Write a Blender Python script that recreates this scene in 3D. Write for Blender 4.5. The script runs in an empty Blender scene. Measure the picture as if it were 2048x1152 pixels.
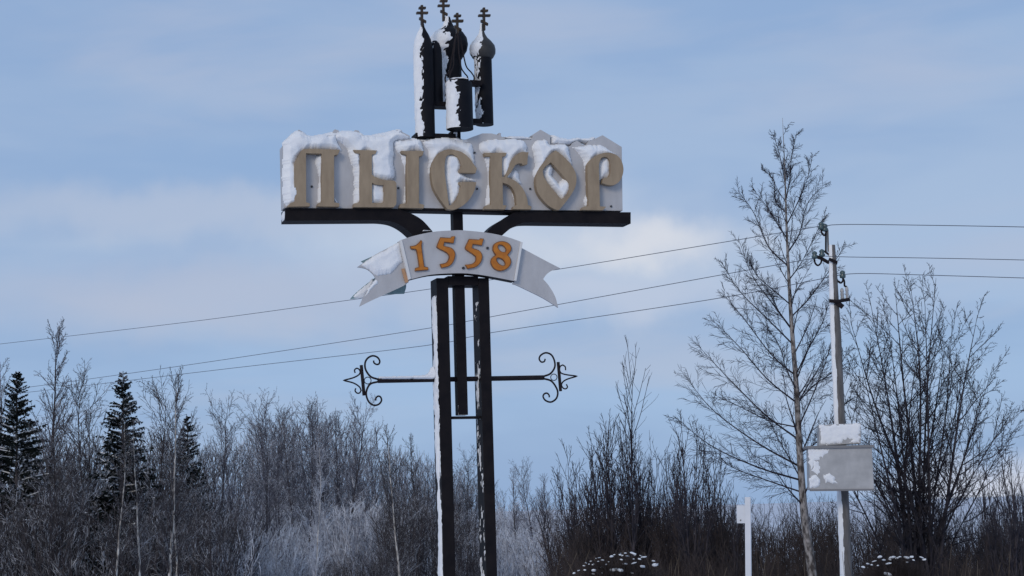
import bpy, math, random
import numpy as np
from mathutils import Vector, Matrix
from mathutils.geometry import tessellate_polygon
random.seed(4); RNG = np.random.default_rng(11)
sc = bpy.context.scene; COL = sc.collection
R = math.radians

# ------------------------------------------------------------------ camera
PW, PH, FOC = 2048, 1152, 3600.0
EYE = 1.7; PITCH = R(7.0); ROLL = R(-1.7)
_F = np.array([0, math.cos(PITCH), math.sin(PITCH)]); _R0 = np.array([1., 0, 0]); _U0 = np.cross(_R0, _F)
_RT = _R0*math.cos(ROLL) + _U0*math.sin(ROLL); _UP = -_R0*math.sin(ROLL) + _U0*math.cos(ROLL)
cam_d = bpy.data.cameras.new('camera'); cam = bpy.data.objects.new('camera', cam_d); COL.objects.link(cam)
cam_d.sensor_width = 36; cam_d.lens = 36*FOC/PW; cam_d.clip_end = 6000; cam_d.clip_start = .1
cam.matrix_world = Matrix(((_RT[0], _UP[0], -_F[0], 0), (_RT[1], _UP[1], -_F[1], 0), (_RT[2], _UP[2], -_F[2], EYE), (0, 0, 0, 1)))
sc.camera = cam

# ------------------------------------------------------------------ sky, sun, exposure
SUN_EL, SUN_AZ = R(24), R(205)          # azimuth clockwise from +Y: behind the camera, to the left
w = bpy.data.worlds.new('World'); sc.world = w; w.use_nodes = True
nt = w.node_tree; nt.nodes.clear()
def N(t, kind, **kw):
    n = t.nodes.new(kind)
    for k, v in kw.items():
        if hasattr(n, k): setattr(n, k, v)
        else: n.inputs[k].default_value = v
    return n
def ramp(t, src, stops, interp='EASE'):
    r = t.nodes.new('ShaderNodeValToRGB'); r.color_ramp.interpolation = interp
    e = r.color_ramp.elements
    while len(e) < len(stops): e.new(.5)
    for el, (p, c) in zip(e, stops):
        el.position = p; el.color = (c if isinstance(c, tuple) else (c, c, c))[:3] + (1,)
    t.links.new(src, r.inputs[0]); return r
def mixc(t, fac, a, b):
    m = t.nodes.new('ShaderNodeMix'); m.data_type = 'RGBA'
    for sock, v in ((m.inputs[0], fac), (m.inputs[6], a), (m.inputs[7], b)):
        if hasattr(v, 'is_output'): t.links.new(v, sock)
        else: sock.default_value = v if not isinstance(v, tuple) else v[:3] + (1,)
    return m.outputs[2]
out = N(nt, 'ShaderNodeOutputWorld'); bg = N(nt, 'ShaderNodeBackground')
sky = N(nt, 'ShaderNodeTexSky', sky_type='NISHITA', sun_disc=False, sun_elevation=SUN_EL, sun_rotation=SUN_AZ, air_density=1.0, dust_density=1.5, ozone_density=1.5)
tc = N(nt, 'ShaderNodeTexCoord')
sk = N(nt, 'ShaderNodeVectorMath', operation='SCALE'); sk.inputs['Scale'].default_value = .1
nt.links.new(sky.outputs[0], sk.inputs[0])
def cloud(scale, loc, detail, rough, dist=.3):
    mp = N(nt, 'ShaderNodeMapping'); mp.inputs['Scale'].default_value = scale; mp.inputs['Location'].default_value = loc
    mp.inputs['Rotation'].default_value = (0, R(3), 0)
    nt.links.new(tc.outputs['Generated'], mp.inputs[0])
    nz = N(nt, 'ShaderNodeTexNoise'); nz.inputs['Scale'].default_value = 1; nz.inputs['Detail'].default_value = detail
    nz.inputs['Roughness'].default_value = rough; nz.inputs['Distortion'].default_value = dist
    nt.links.new(mp.outputs[0], nz.inputs['Vector']); return nz.outputs['Fac']
# overcast: blue-grey veil with soft lavender bands; clearer and bluer close to the horizon
sep = N(nt, 'ShaderNodeSeparateXYZ'); nt.links.new(tc.outputs['Generated'], sep.inputs[0])
grad = ramp(nt, sep.outputs['Z'], [(.0, (.36, .51, .755)), (.07, (.335, .49, .745)), (.15, (.385, .505, .71)), (.26, (.335, .465, .69)), (1., (.34, .44, .64))], 'LINEAR').outputs[0]
dark = ramp(nt, cloud((3.6, 3.6, 15), (3.1, .4, 1.37), 4, .5), [(.40, 0.), (.62, .68)]).outputs[0]
veil = mixc(nt, dark, grad, (.265, .405, .66))
pale = ramp(nt, cloud((4.2, 4.2, 19), (7.7, 2.2, .2), 5, .52, .4), [(.46, 0.), (.74, .7)]).outputs[0]
veil = mixc(nt, pale, veil, (.435, .51, .68))
# one bright break in the clouds low over the wires, and a pale cloud bank low on the right
def patch(px, py, sx, sz, amount):
    d = (px-PW/2)/FOC*_RT - (py-PH/2)/FOC*_UP + _F; d = d/np.linalg.norm(d)
    s = N(nt, 'ShaderNodeVectorMath', operation='SUBTRACT'); s.inputs[1].default_value = tuple(d)
    nt.links.new(tc.outputs['Generated'], s.inputs[0])
    wz = N(nt, 'ShaderNodeTexNoise'); wz.inputs['Scale'].default_value = 26; wz.inputs['Detail'].default_value = 5
    nt.links.new(tc.outputs['Generated'], wz.inputs['Vector'])
    o = N(nt, 'ShaderNodeVectorMath', operation='MULTIPLY_ADD'); nt.links.new(wz.outputs['Color'], o.inputs[0])
    o.inputs[1].default_value = (.07, .07, .035); o.inputs[2].default_value = (-.035, -.035, -.0175)
    a = N(nt, 'ShaderNodeVectorMath', operation='ADD'); nt.links.new(s.outputs[0], a.inputs[0]); nt.links.new(o.outputs[0], a.inputs[1])
    m = N(nt, 'ShaderNodeVectorMath', operation='MULTIPLY'); nt.links.new(a.outputs[0], m.inputs[0]); m.inputs[1].default_value = (1/sx, 1/sx, 1/sz)
    l = N(nt, 'ShaderNodeVectorMath', operation='LENGTH'); nt.links.new(m.outputs[0], l.inputs[0])
    return ramp(nt, l.outputs['Value'], [(.1, amount), (1., 0.)]).outputs[0]
veil = mixc(nt, patch(1150, 510, .20, .055, .55), veil, (.53, .60, .74))
veil = mixc(nt, patch(1285, 490, .085, .02, .7), veil, (.80, .79, .82))
veil = mixc(nt, patch(1230, 590, .16, .02, .5), veil, (.58, .62, .75))
veil = mixc(nt, patch(880, 445, .13, .04, .55), veil, (.62, .69, .81))
veil = mixc(nt, patch(2010, 965, .10, .022, .75), veil, (.74, .76, .86))
veil = mixc(nt, patch(380, 425, .22, .022, .65), veil, (.50, .56, .70))
veil = mixc(nt, patch(430, 590, .22, .035, .7), veil, (.47, .515, .66))
veil = mixc(nt, patch(560, 330, .18, .022, .5), veil, (.27, .42, .68))
fin = mixc(nt, .9, sk.outputs[0], veil)
nt.links.new(fin, bg.inputs[0]); bg.inputs[1].default_value = 1.0; nt.links.new(bg.outputs[0], out.inputs[0])

sd = bpy.data.lights.new('sun', 'SUN'); sun = bpy.data.objects.new('sun', sd); COL.objects.link(sun)
sd.energy = 1.0; sd.angle = R(18); sd.color = (1, .88, .72)
sdir = Vector((math.sin(SUN_AZ)*math.cos(SUN_EL), math.cos(SUN_AZ)*math.cos(SUN_EL), math.sin(SUN_EL)))
sun.rotation_euler = sdir.to_track_quat('Z', 'Y').to_euler(); sun.location = (-8, -12, 14)
sc.view_settings.view_transform = 'Standard'; sc.view_settings.look = 'None'
sc.view_settings.exposure = 0; sc.view_settings.gamma = 1; sc.view_settings.use_curve_mapping = False

# ------------------------------------------------------------------ helpers
def pray(x, y): return (x-PW/2)/FOC*_RT - (y-PH/2)/FOC*_UP + _F
def at(x, y, D):
    d = pray(x, y); return np.array([0, 0, EYE]) + d*(D/d[1])
def smooth(a, b, x):
    t = np.clip((x-a)/(b-a), 0, 1); return t*t*(3-2*t)
class Noise2:
    def __init__(s, seed): s.g = np.random.default_rng(seed).random((256, 256))
    def one(s, x, y):
        xi = np.floor(x).astype(int); yi = np.floor(y).astype(int); fx = x-xi; fy = y-yi
        fx = fx*fx*(3-2*fx); fy = fy*fy*(3-2*fy); g = s.g
        a = g[xi % 256, yi % 256]; b = g[(xi+1) % 256, yi % 256]; c = g[xi % 256, (yi+1) % 256]; d = g[(xi+1) % 256, (yi+1) % 256]
        return (a*(1-fx)+b*fx)*(1-fy)+(c*(1-fx)+d*fx)*fy
    def __call__(s, x, y, oct=3):
        x = np.asarray(x, float); y = np.asarray(y, float); v = 0; A = 1; T = 0
        for i in range(oct): v = v + A*s.one(x*2**i+17*i, y*2**i+31*i); T += A; A *= .5
        return v/T
NZ = Noise2(3)
def ground_z(x, y):
    x = np.asarray(x, float); y = np.asarray(y, float)
    right = smooth(-2, 7, x - (y-30)*.1)*(1-smooth(50, 75, y))
    z = -2.7*smooth(22, 58, y)*(1-right) - 1.15*smooth(20, 38, y)*right
    return z + .25*(NZ(x*.08+40, y*.08+9)-.5)*smooth(14, 24, y)

def mesh_np(name, verts, faces, smooth_=False):
    """faces: array (n,3) or (n,4)"""
    verts = np.asarray(verts, np.float32); faces = np.asarray(faces, np.int32)
    me = bpy.data.meshes.new(name); n, k = faces.shape
    me.vertices.add(len(verts)); me.vertices.foreach_set('co', verts.ravel())
    me.loops.add(n*k); me.loops.foreach_set('vertex_index', faces.ravel())
    me.polygons.add(n); me.polygons.foreach_set('loop_start', np.arange(0, n*k, k, dtype=np.int32))
    me.polygons.foreach_set('loop_total', np.full(n, k, np.int32))
    if smooth_: me.polygons.foreach_set('use_smooth', np.ones(n, bool))
    me.update(calc_edges=True); return me
def mesh_py(name, v, f, smooth_=False):
    me = bpy.data.meshes.new(name); me.from_pydata([tuple(map(float, p)) for p in v], [], [tuple(map(int, q)) for q in f]); me.update()
    if smooth_:
        for p in me.polygons: p.use_smooth = True
    return me
def obj(name, me, mat=None, parent=None):
    o = bpy.data.objects.new(name, me); COL.objects.link(o)
    if mat and not me.materials: me.materials.append(mat)
    if parent: o.parent = parent
    return o
def tag(o, label=None, cat=None, group=None, kind=None):
    for k, v in (('label', label), ('category', cat), ('group', group), ('kind', kind)):
        if v: o[k] = v
    return o
def empty(name, loc=(0, 0, 0), rz=0):
    o = bpy.data.objects.new(name, None); COL.objects.link(o); o.location = tuple(loc); o.rotation_euler = (0, 0, rz); o.empty_display_size = .3
    return o
class MB:
    def __init__(s): s.v = []; s.f = []
    def add(s, v, f):
        b = len(s.v); s.v += [tuple(p) for p in v]; s.f += [tuple(i+b for i in q) for q in f]; return s
    def box(s, x0, x1, y0, y1, z0, z1):
        return s.add([(x0, y0, z0), (x1, y0, z0), (x1, y1, z0), (x0, y1, z0), (x0, y0, z1), (x1, y0, z1), (x1, y1, z1), (x0, y1, z1)],
                     [(0, 3, 2, 1), (4, 5, 6, 7), (0, 1, 5, 4), (1, 2, 6, 5), (2, 3, 7, 6), (3, 0, 4, 7)])
    def tube(s, pts, r, n=8, caps=True):
        pts = [np.array(p, float) for p in pts]; m = len(pts); rr = r if hasattr(r, '__len__') else [r]*m
        vs = []; ref = None
        for i in range(m):
            t = pts[min(i+1, m-1)]-pts[max(i-1, 0)]; t = t/(np.linalg.norm(t)+1e-9)
            if ref is None: ref = np.array([0, 0, 1.]) if abs(t[2]) < .9 else np.array([1., 0, 0])
            a = np.cross(t, ref); a /= np.linalg.norm(a)+1e-9; b = np.cross(a, t); ref = b
            for k in range(n):
                q = 2*math.pi*k/n; vs.append(pts[i]+rr[i]*(math.cos(q)*a+math.sin(q)*b))
        fs = [(i*n+k, i*n+(k+1) % n, (i+1)*n+(k+1) % n, (i+1)*n+k) for i in range(m-1) for k in range(n)]
        if caps: fs += [tuple(range(n))[::-1], tuple(range((m-1)*n, m*n))]
        return s.add(vs, fs)
    def lathe(s, prof, n=24, c=(0, 0)):
        vs = [(c[0]+r*math.cos(2*math.pi*k/n), c[1]+r*math.sin(2*math.pi*k/n), z) for r, z in prof for k in range(n)]
        fs = [(i*n+k, i*n+(k+1) % n, (i+1)*n+(k+1) % n, (i+1)*n+k) for i in range(len(prof)-1) for k in range(n)]
        fs += [tuple(range(n))[::-1], tuple(range((len(prof)-1)*n, len(prof)*n))]
        return s.add(vs, fs)
    def build(s, name, mat, parent=None, smooth_=False):
        return obj(name, mesh_py(name, s.v, s.f, smooth_), mat, parent)
def bevel(o, wd, seg=2):
    m = o.modifiers.new('bevel', 'BEVEL'); m.width = wd; m.segments = seg; m.limit_method = 'ANGLE'; m.angle_limit = R(35); return o
def autosmooth(o, ang=40):
    me = o.data; me.polygons.foreach_set('use_smooth', np.ones(len(me.polygons), bool)); me.set_sharp_from_angle(angle=R(ang)); return o

# ------------------------------------------------------------------ materials
def mat(name, col, rough=.7, metal=0., var=None, vscale=6., bump=0., bscale=40., obj_space=True, spec=.5, stretch=(1, 1, 1)):
    m = bpy.data.materials.new(name); m.use_nodes = True; t = m.node_tree; b = t.nodes['Principled BSDF']
    b.inputs['Base Color'].default_value = col + (1,); b.inputs['Roughness'].default_value = rough; b.inputs['Metallic'].default_value = metal
    b.inputs['Specular IOR Level'].default_value = spec
    tcn = t.nodes.new('ShaderNodeTexCoord'); mp = t.nodes.new('ShaderNodeMapping'); mp.inputs['Scale'].default_value = stretch
    t.links.new(tcn.outputs['Object'], mp.inputs[0])
    if var:
        n = N(t, 'ShaderNodeTexNoise'); n.inputs['Scale'].default_value = vscale; n.inputs['Detail'].default_value = 6; n.inputs['Roughness'].default_value = .62
        t.links.new(mp.outputs[0], n.inputs['Vector'])
        r = ramp(t, n.outputs['Fac'], [(.34, col), (.66, var)], 'LINEAR'); t.links.new(r.outputs[0], b.inputs['Base Color'])
    if bump:
        n2 = N(t, 'ShaderNodeTexNoise'); n2.inputs['Scale'].default_value = bscale; n2.inputs['Detail'].default_value = 5
        t.links.new(mp.outputs[0], n2.inputs['Vector'])
        bp = t.nodes.new('ShaderNodeBump'); bp.inputs['Strength'].default_value = bump; bp.inputs['Distance'].default_value = .01
        t.links.new(n2.outputs['Fac'], bp.inputs['Height']); t.links.new(bp.outputs[0], b.inputs['Normal'])
    return m
def bark(name, dark, light, snow=0., scale=5., hscale=None, rand=.35, snowcol=(.72, .74, .80)):
    """bark with blotches, a per-object tint and rime lying on the upward side of the wood"""
    m = bpy.data.materials.new(name); m.use_nodes = True; t = m.node_tree; b = t.nodes['Principled BSDF']; b.inputs['Roughness'].default_value = .9
    b.inputs['Specular IOR Level'].default_value = .15
    g = t.nodes.new('ShaderNodeNewGeometry')
    mp = t.nodes.new('ShaderNodeMapping'); mp.inputs['Scale'].default_value = hscale or (1, 1, 1); t.links.new(g.outputs['Position'], mp.inputs[0])
    n = N(t, 'ShaderNodeTexNoise'); n.inputs['Scale'].default_value = scale; n.inputs['Detail'].default_value = 4
    t.links.new(mp.outputs[0], n.inputs['Vector'])
    c = ramp(t, n.outputs['Fac'], [(.4, dark), (.62, light)], 'LINEAR').outputs[0]
    oi = t.nodes.new('ShaderNodeObjectInfo'); hs = t.nodes.new('ShaderNodeHueSaturation')
    mr = t.nodes.new('ShaderNodeMapRange'); mr.inputs['To Min'].default_value = 1-rand; mr.inputs['To Max'].default_value = 1+rand
    t.links.new(oi.outputs['Random'], mr.inputs[0]); t.links.new(mr.outputs[0], hs.inputs['Value']); t.links.new(c, hs.inputs['Color']); c = hs.outputs[0]
    if snow:
        sx = t.nodes.new('ShaderNodeSeparateXYZ'); t.links.new(g.outputs['Normal'], sx.inputs[0])
        n2 = N(t, 'ShaderNodeTexNoise'); n2.inputs['Scale'].default_value = 1.3; n2.inputs['Detail'].default_value = 4; t.links.new(g.outputs['Position'], n2.inputs['Vector'])
        a = N(t, 'ShaderNodeMath', operation='MULTIPLY_ADD'); t.links.new(sx.outputs['Z'], a.inputs[0]); a.inputs[1].default_value = .35; t.links.new(n2.outputs['Fac'], a.inputs[2])
        f = ramp(t, a.outputs[0], [(max(.02, .86-snow*.5), 0.), (min(.98, 1.0-snow*.35), 1.)], 'LINEAR').outputs[0]
        c = mixc(t, f, c, snowcol)
    t.links.new(c, b.inputs['Base Color']); return m

M_snow = mat('snow', (.80, .81, .84), .75, var=(.88, .88, .88), vscale=9, bump=.35, bscale=70, spec=.25)
M_metal = mat('dark_painted_steel', (.008, .007, .009), .6, var=(.015, .012, .013), vscale=7, bump=.12, bscale=60, spec=.10)
M_iron = mat('wrought_iron', (.010, .008, .011), .55, var=(.022, .015, .016), vscale=16, spec=.15)
M_drum = mat('tower_sheet_metal', (.006, .007, .011), .55, var=(.011, .011, .014), vscale=8, spec=.10)
M_dome = mat('grey_dome_sheet', (.032, .031, .031), .5, var=(.055, .052, .05), vscale=12, spec=.3)
M_cross = mat('bronzed_cross', (.020, .014, .014), .4, metal=.3, var=(.075, .045, .02), vscale=24)
M_board = mat('board_grey_paint', (.43, .42, .425), .6, var=(.51, .50, .505), vscale=3.5, bump=.05, stretch=(2, 2, .8))
M_boardside = mat('board_edge', (.40, .40, .43), .5)
M_letter = mat('letter_beige', (.27, .197, .126), .6, var=(.355, .265, .172), vscale=5, bump=.08, bscale=30, stretch=(2.5, 2.5, .7))
M_digit = mat('digit_orange', (.42, .125, .006), .5, var=(.56, .19, .010), vscale=14)
M_gold = mat('digit_edge', (.12, .035, .012), .45, var=(.30, .13, .04), vscale=22)
M_trim = mat('white_trim', (.72, .70, .68), .45)
M_litside = mat('lit_side_strip', (.62, .33, .17), .3, metal=.5)  # warm light on the ribbon panel's side, put into the colour
M_teal = mat('back_sheet_teal', (.20, .30, .31), .5)
M_bolt = mat('bolt', (.03, .03, .035), .5)
M_pole = mat('weathered_pole', (.085, .08, .08), .85, var=(.16, .148, .142), vscale=5, bump=.3, stretch=(3, 3, .5))
M_cab = mat('cabinet_paint', (.34, .335, .335), .5, var=(.48, .47, .465), vscale=3, bump=.1, spec=.5)
M_cabdark = mat('cabinet_rim', (.20, .195, .20), .6)
M_white = mat('white_post_paint', (.72, .73, .76), .6, var=(.64, .66, .70), vscale=5)
M_glass = mat('glass_insulator', (.05, .085, .09), .25, spec=.7)
M_porc = mat('porcelain', (.42, .42, .42), .3)
M_wire = mat('wire', (.07, .08, .105), .6)

# ------------------------------------------------------------------ ground
def build_ground():
    xs = np.unique(np.concatenate([np.linspace(-60, 60, 97), np.linspace(-3000, 3000, 41)])); ys = np.unique(np.concatenate([np.linspace(-30, 130, 121), np.linspace(-400, 4000, 60)]))
    X, Y = np.meshgrid(xs, ys, indexing='ij'); Z = ground_z(X, Y)
    V = np.stack([X, Y, Z], -1).reshape(-1, 3); ny = len(ys)
    i, j = np.meshgrid(np.arange(len(xs)-1), np.arange(ny-1), indexing='ij'); a = (i*ny+j).ravel()
    F = np.stack([a, a+ny, a+ny+1, a+1], -1)
    m = bpy.data.materials.new('snowy_ground'); m.use_nodes = True; t = m.node_tree; b = t.nodes['Principled BSDF']; b.inputs['Roughness'].default_value = .85
    g = t.nodes.new('ShaderNodeNewGeometry')
    n = N(t, 'ShaderNodeTexNoise'); n.inputs['Scale'].default_value = .35; n.inputs['Detail'].default_value = 9; n.inputs['Roughness'].default_value = .7; t.links.new(g.outputs['Position'], n.inputs['Vector'])
    c = ramp(t, n.outputs['Fac'], [(.34, (.22, .20, .20)), (.46, (.60, .62, .68)), (.60, (.78, .80, .86))], 'LINEAR')
    t.links.new(c.outputs[0], b.inputs['Base Color'])
    o = obj('ground', mesh_np('ground', V, F, True), m); o['kind'] = 'structure'
build_ground()

# ------------------------------------------------------------------ the village sign
SA = R(17); DS = 18.0
_b = at(925, 900, DS); SIGN_O = np.array([_b[0], _b[1], 0.0])
_u = np.array([math.cos(SA), math.sin(SA), 0]); _bk = np.array([-math.sin(SA), math.cos(SA), 0])
CAMP = np.array([0, 0, EYE])
def sp(x, y, d=0.):
    """photo position -> point (x along the sign, depth, height) on the plane at depth d of the sign"""
    r = pray(x, y); k = (d - (CAMP-SIGN_O)@_bk)/(r@_bk); q = CAMP + r*k - SIGN_O
    return np.array([q@_u, d, q[2]])
def zt(ox, oy, s): return lambda P: [(ox+px/s, oy+py/s) for px, py in P]
Z1 = zt(780, 0, 1112/280); Z2 = zt(550, 240, 4.8); Z3 = zt(900, 240, 4.8); Z4 = zt(690, 440, 2048/440); Z5 = zt(670, 680, 4.096); Z6 = zt(860, 0, 6.4)

def curve_pts(P, closed=True, sub=5, corner=48):
    """Catmull-Rom through traced points; sharp turns stay corners"""
    P = [np.array(p, float) for p in P]; n = len(P); res = []
    def is_corner(i):
        if not closed and i in (0, n-1): return True
        a = P[i]-P[i-1]; b = P[(i+1) % n]-P[i]
        c = a@b/(np.linalg.norm(a)*np.linalg.norm(b)+1e-9); return math.degrees(math.acos(max(-1, min(1, c)))) > corner
    cor = [is_corner(i) for i in range(n)]
    for i in range(n if closed else n-1):
        p1 = P[i]; p2 = P[(i+1) % n]; L = np.linalg.norm(p2-p1)
        p0 = p1-(p2-p1) if cor[i] else P[i-1]; p3 = p2+(p2-p1) if cor[(i+1) % n] else P[(i+2) % n]
        if cor[i] and cor[(i+1) % n]: res.append(p1); continue
        m1 = (p2-p0)/2; m2 = (p3-p1)/2
        for m in (m1, m2):
            l = np.linalg.norm(m)
            if l > L*1.2: m *= L*1.2/l
        for s in range(sub):
            t = s/sub; res.append((2*t**3-3*t**2+1)*p1+(t**3-2*t**2+t)*m1+(-2*t**3+3*t**2)*p2+(t**3-t**2)*m2)
    if not closed: res.append(P[-1])
    return res
def area2(P): return sum(P[i-1][0]*P[i][1]-P[i][0]*P[i-1][1] for i in range(len(P)))
def extrude(name, contours, d0, d1, material, parent, bev=0., sm=True, sub=5):
    """contours in photo pixels (first outer, rest holes), extruded from depth d0 (front) to d1 (back)"""
    C = []
    for k, c in enumerate(contours):
        q = curve_pts(c, True, sub) if sm else [np.array(p, float) for p in c]
        q = [sp(p[0], p[1], d0) for p in q]
        a = area2([(p[0], p[2]) for p in q])
        if (a < 0) == (k == 0): q = q[::-1]
        C.append(q)
    flat = [p for c in C for p in c]; n = len(flat)
    tris = tessellate_polygon([[Vector((p[0], p[2], 0)) for p in c] for c in C])
    V = [tuple(p) for p in flat] + [(p[0], d1, p[2]) for p in flat]; F = []
    for t in tris:
        a, b, c = (flat[i] for i in t); s = (b[0]-a[0])*(c[2]-a[2])-(c[0]-a[0])*(b[2]-a[2])
        t = t if s > 0 else t[::-1]
        F.append(tuple(t)); F.append(tuple(i+n for i in t[::-1]))
    o_ = 0
    for c in C:
        m = len(c)
        for i in range(m): a = o_+i; b = o_+(i+1) % m; F.append((b, a, a+n, b+n))
        o_ += m
    o = obj(name, mesh_py(name, V, F), material, parent)
    if bev: bevel(o, bev)
    return o

SIGN = empty('village_sign', SIGN_O, SA)
tag(SIGN, 'tall dark steel village sign with beige letters, dated ribbon and church towers on top', 'sign')

# posts, rails
def vbar(name, px0, px1, y_ref, y_top, y_bot, d0, d1, material=M_metal, zbot=None):
    a = sp(px0, y_ref, d0); b = sp(px1, y_ref, d0); zt_ = sp((px0+px1)/2, y_top, d0)[2]; zb = zbot if zbot is not None else sp((px0+px1)/2, y_bot, d0)[2]
    o = bevel(MB().box(a[0], b[0], d0, d1, zb, zt_).build(name, material, SIGN), .006); return o, a[0], b[0], zb, zt_
P1, p1a, p1b, pzb, pzt = vbar('post', 876, 899.5, 680, 556, 0, .02, .27, zbot=-.35)
P2, p2a, p2b, _, _ = vbar('post', 960.5, 981.5, 680, 556, 0, .02, .27, zbot=-.35)
CB, ca, cb, czb, czt = vbar('centre_bar', 913, 932.5, 680, 262, 830, .08, .20)
def hbox(name, x0, x1, y0, y1, d0, d1, material=M_metal, parent=SIGN, bev=.004):
    a = sp(x0, (y0+y1)/2, d0); b = sp(x1, (y0+y1)/2, d0); z0 = sp((x0+x1)/2, y1, d0)[2]; z1 = sp((x0+x1)/2, y0, d0)[2]
    return bevel(MB().box(a[0], b[0], d0, d1, z0, z1).build(name, material, parent), bev)
MB().box(p1b, p2a, .03, .26, sp(920, 570, .02)[2], sp(920, 552, .02)[2]).build('header_plate', M_metal, SIGN)
MB().box(p1b, p2a, .07, .21, sp(920, 837, .07)[2], sp(920, 832.5, .07)[2]).build('foot_plate', M_metal, SIGN)

def snow_face(name, x0, x1, y0, y1, z0, z1, face, thick, parent, seed, ragged=.5, cover=.75, step=.012, edge=1., fine=1.):
    """wind-packed snow on one face of a box; face 'L' is the plane x=x0 (spread over y), 'F' the plane y=y0 (spread over x)"""
    lo, hi = (y0, y1) if face == 'L' else (x0, x1)
    ua = np.arange(lo, hi+step*.5, step); za = np.arange(z0, z1+step, step*1.6)
    U, Zz = np.meshgrid(ua, za, indexing='ij'); nz = NZ(U*26*fine+seed*7, Zz*15*fine+seed*3, 4); n2 = NZ(U*6*fine+seed, Zz*3.2*fine+seed*5, 3)
    e = np.minimum(U-lo, hi-U)/(hi-lo)*edge; ez = np.minimum(np.minimum(Zz-z0, z1-Zz)/.04, 1)
    h = np.clip((e*1.2+cover-1+ (n2-.5)*ragged*1.6+(nz-.5)*ragged), -.3, .6); h = np.clip(h*3, -.4, 1)*thick*(.65+.7*nz)*ez - .002
    B = (x0 if face == 'L' else y0) - h
    V = np.stack([B, U, Zz], -1) if face == 'L' else np.stack([U, B, Zz], -1)
    n = len(za); i, j = np.meshgrid(np.arange(len(ua)-1), np.arange(n-1), indexing='ij'); a = (i*n+j).ravel()
    F = np.stack([a, a+n, a+n+1, a+1], -1)
    if face == 'L': F = F[:, ::-1]
    return obj(name, mesh_np(name, V.reshape(-1, 3), F, True), M_snow, parent)
zs_top = sp(870, 590, .1)[2]
snow_face('snow', p1a, p1b, .03, .225, .0, zs_top, 'L', .02, P1, 1, .55, .92)
snow_face('snow', p2a, p2b, .03, .25, .0, sp(950, 600, .1)[2], 'L', .007, P2, 2, 1.5, .42, fine=2.4)
snow_face('snow', ca, cb, .08, .2, czb, czb+.09, 'F', .01, CB, 8, .9, .4)

# bent support arms under the board
ARM_L = Z2([(98, 852), (1170, 852), (1290, 890), (1400, 950), (1480, 1030), (1530, 1095), (1345, 1125), (1250, 1040), (1150, 985), (1040, 964), (900, 962), (98, 967)])
ARM_R = Z3([(1735, 885), (640, 885), (530, 940), (430, 1000), (345, 1085), (490, 1118), (570, 1050), (640, 1010), (720, 985), (950, 985), (1735, 995)])
def arm(P): return bevel(extrude('bent_arm', [P], -.03, .2, M_metal, SIGN, sub=6), .005)
AL = arm(ARM_L); AR = arm(ARM_R)
xl = sp(570.4, 430, -.03)
snow_face('snow', xl[0], 0, -.02, .19, sp(570, 440, 0)[2], sp(570, 420, 0)[2], 'L', .018, AL, 4, .3, .95)
hbox('bottom_rail', 800, 1040, 417.5, 423, -.005, .18)

# ---- board with roofs cut along its top edge
SKY_L = Z2([(85, 845), (72, 250), (110, 215), (200, 150), (228, 90), (275, 118), (300, 180), (520, 190), (572, 88), (612, 98), (612, 125), (760, 125), (768, 95), (806, 102), (830, 160), (1060, 190), (1175, 92), (1295, 150), (1300, 195), (1480, 210), (1680, 170)])
SKY_R = Z3([(60, 200), (110, 205), (210, 165), (310, 128), (400, 128), (468, 145), (470, 122), (490, 125), (490, 155), (575, 205), (640, 190), (770, 192), (795, 175), (795, 158), (778, 150), (870, 92), (975, 152), (962, 162), (962, 232), (1090, 235), (1110, 262), (1160, 245), (1175, 220), (1222, 197), (1275, 235), (1310, 240), (1330, 205), (1365, 190), (1370, 172), (1380, 185), (1465, 145), (1650, 258), (1658, 872)])
BOARD = extrude('board', [SKY_L+SKY_R], 0, .17, M_board, SIGN, sm=False); bevel(BOARD, .003)

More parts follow.
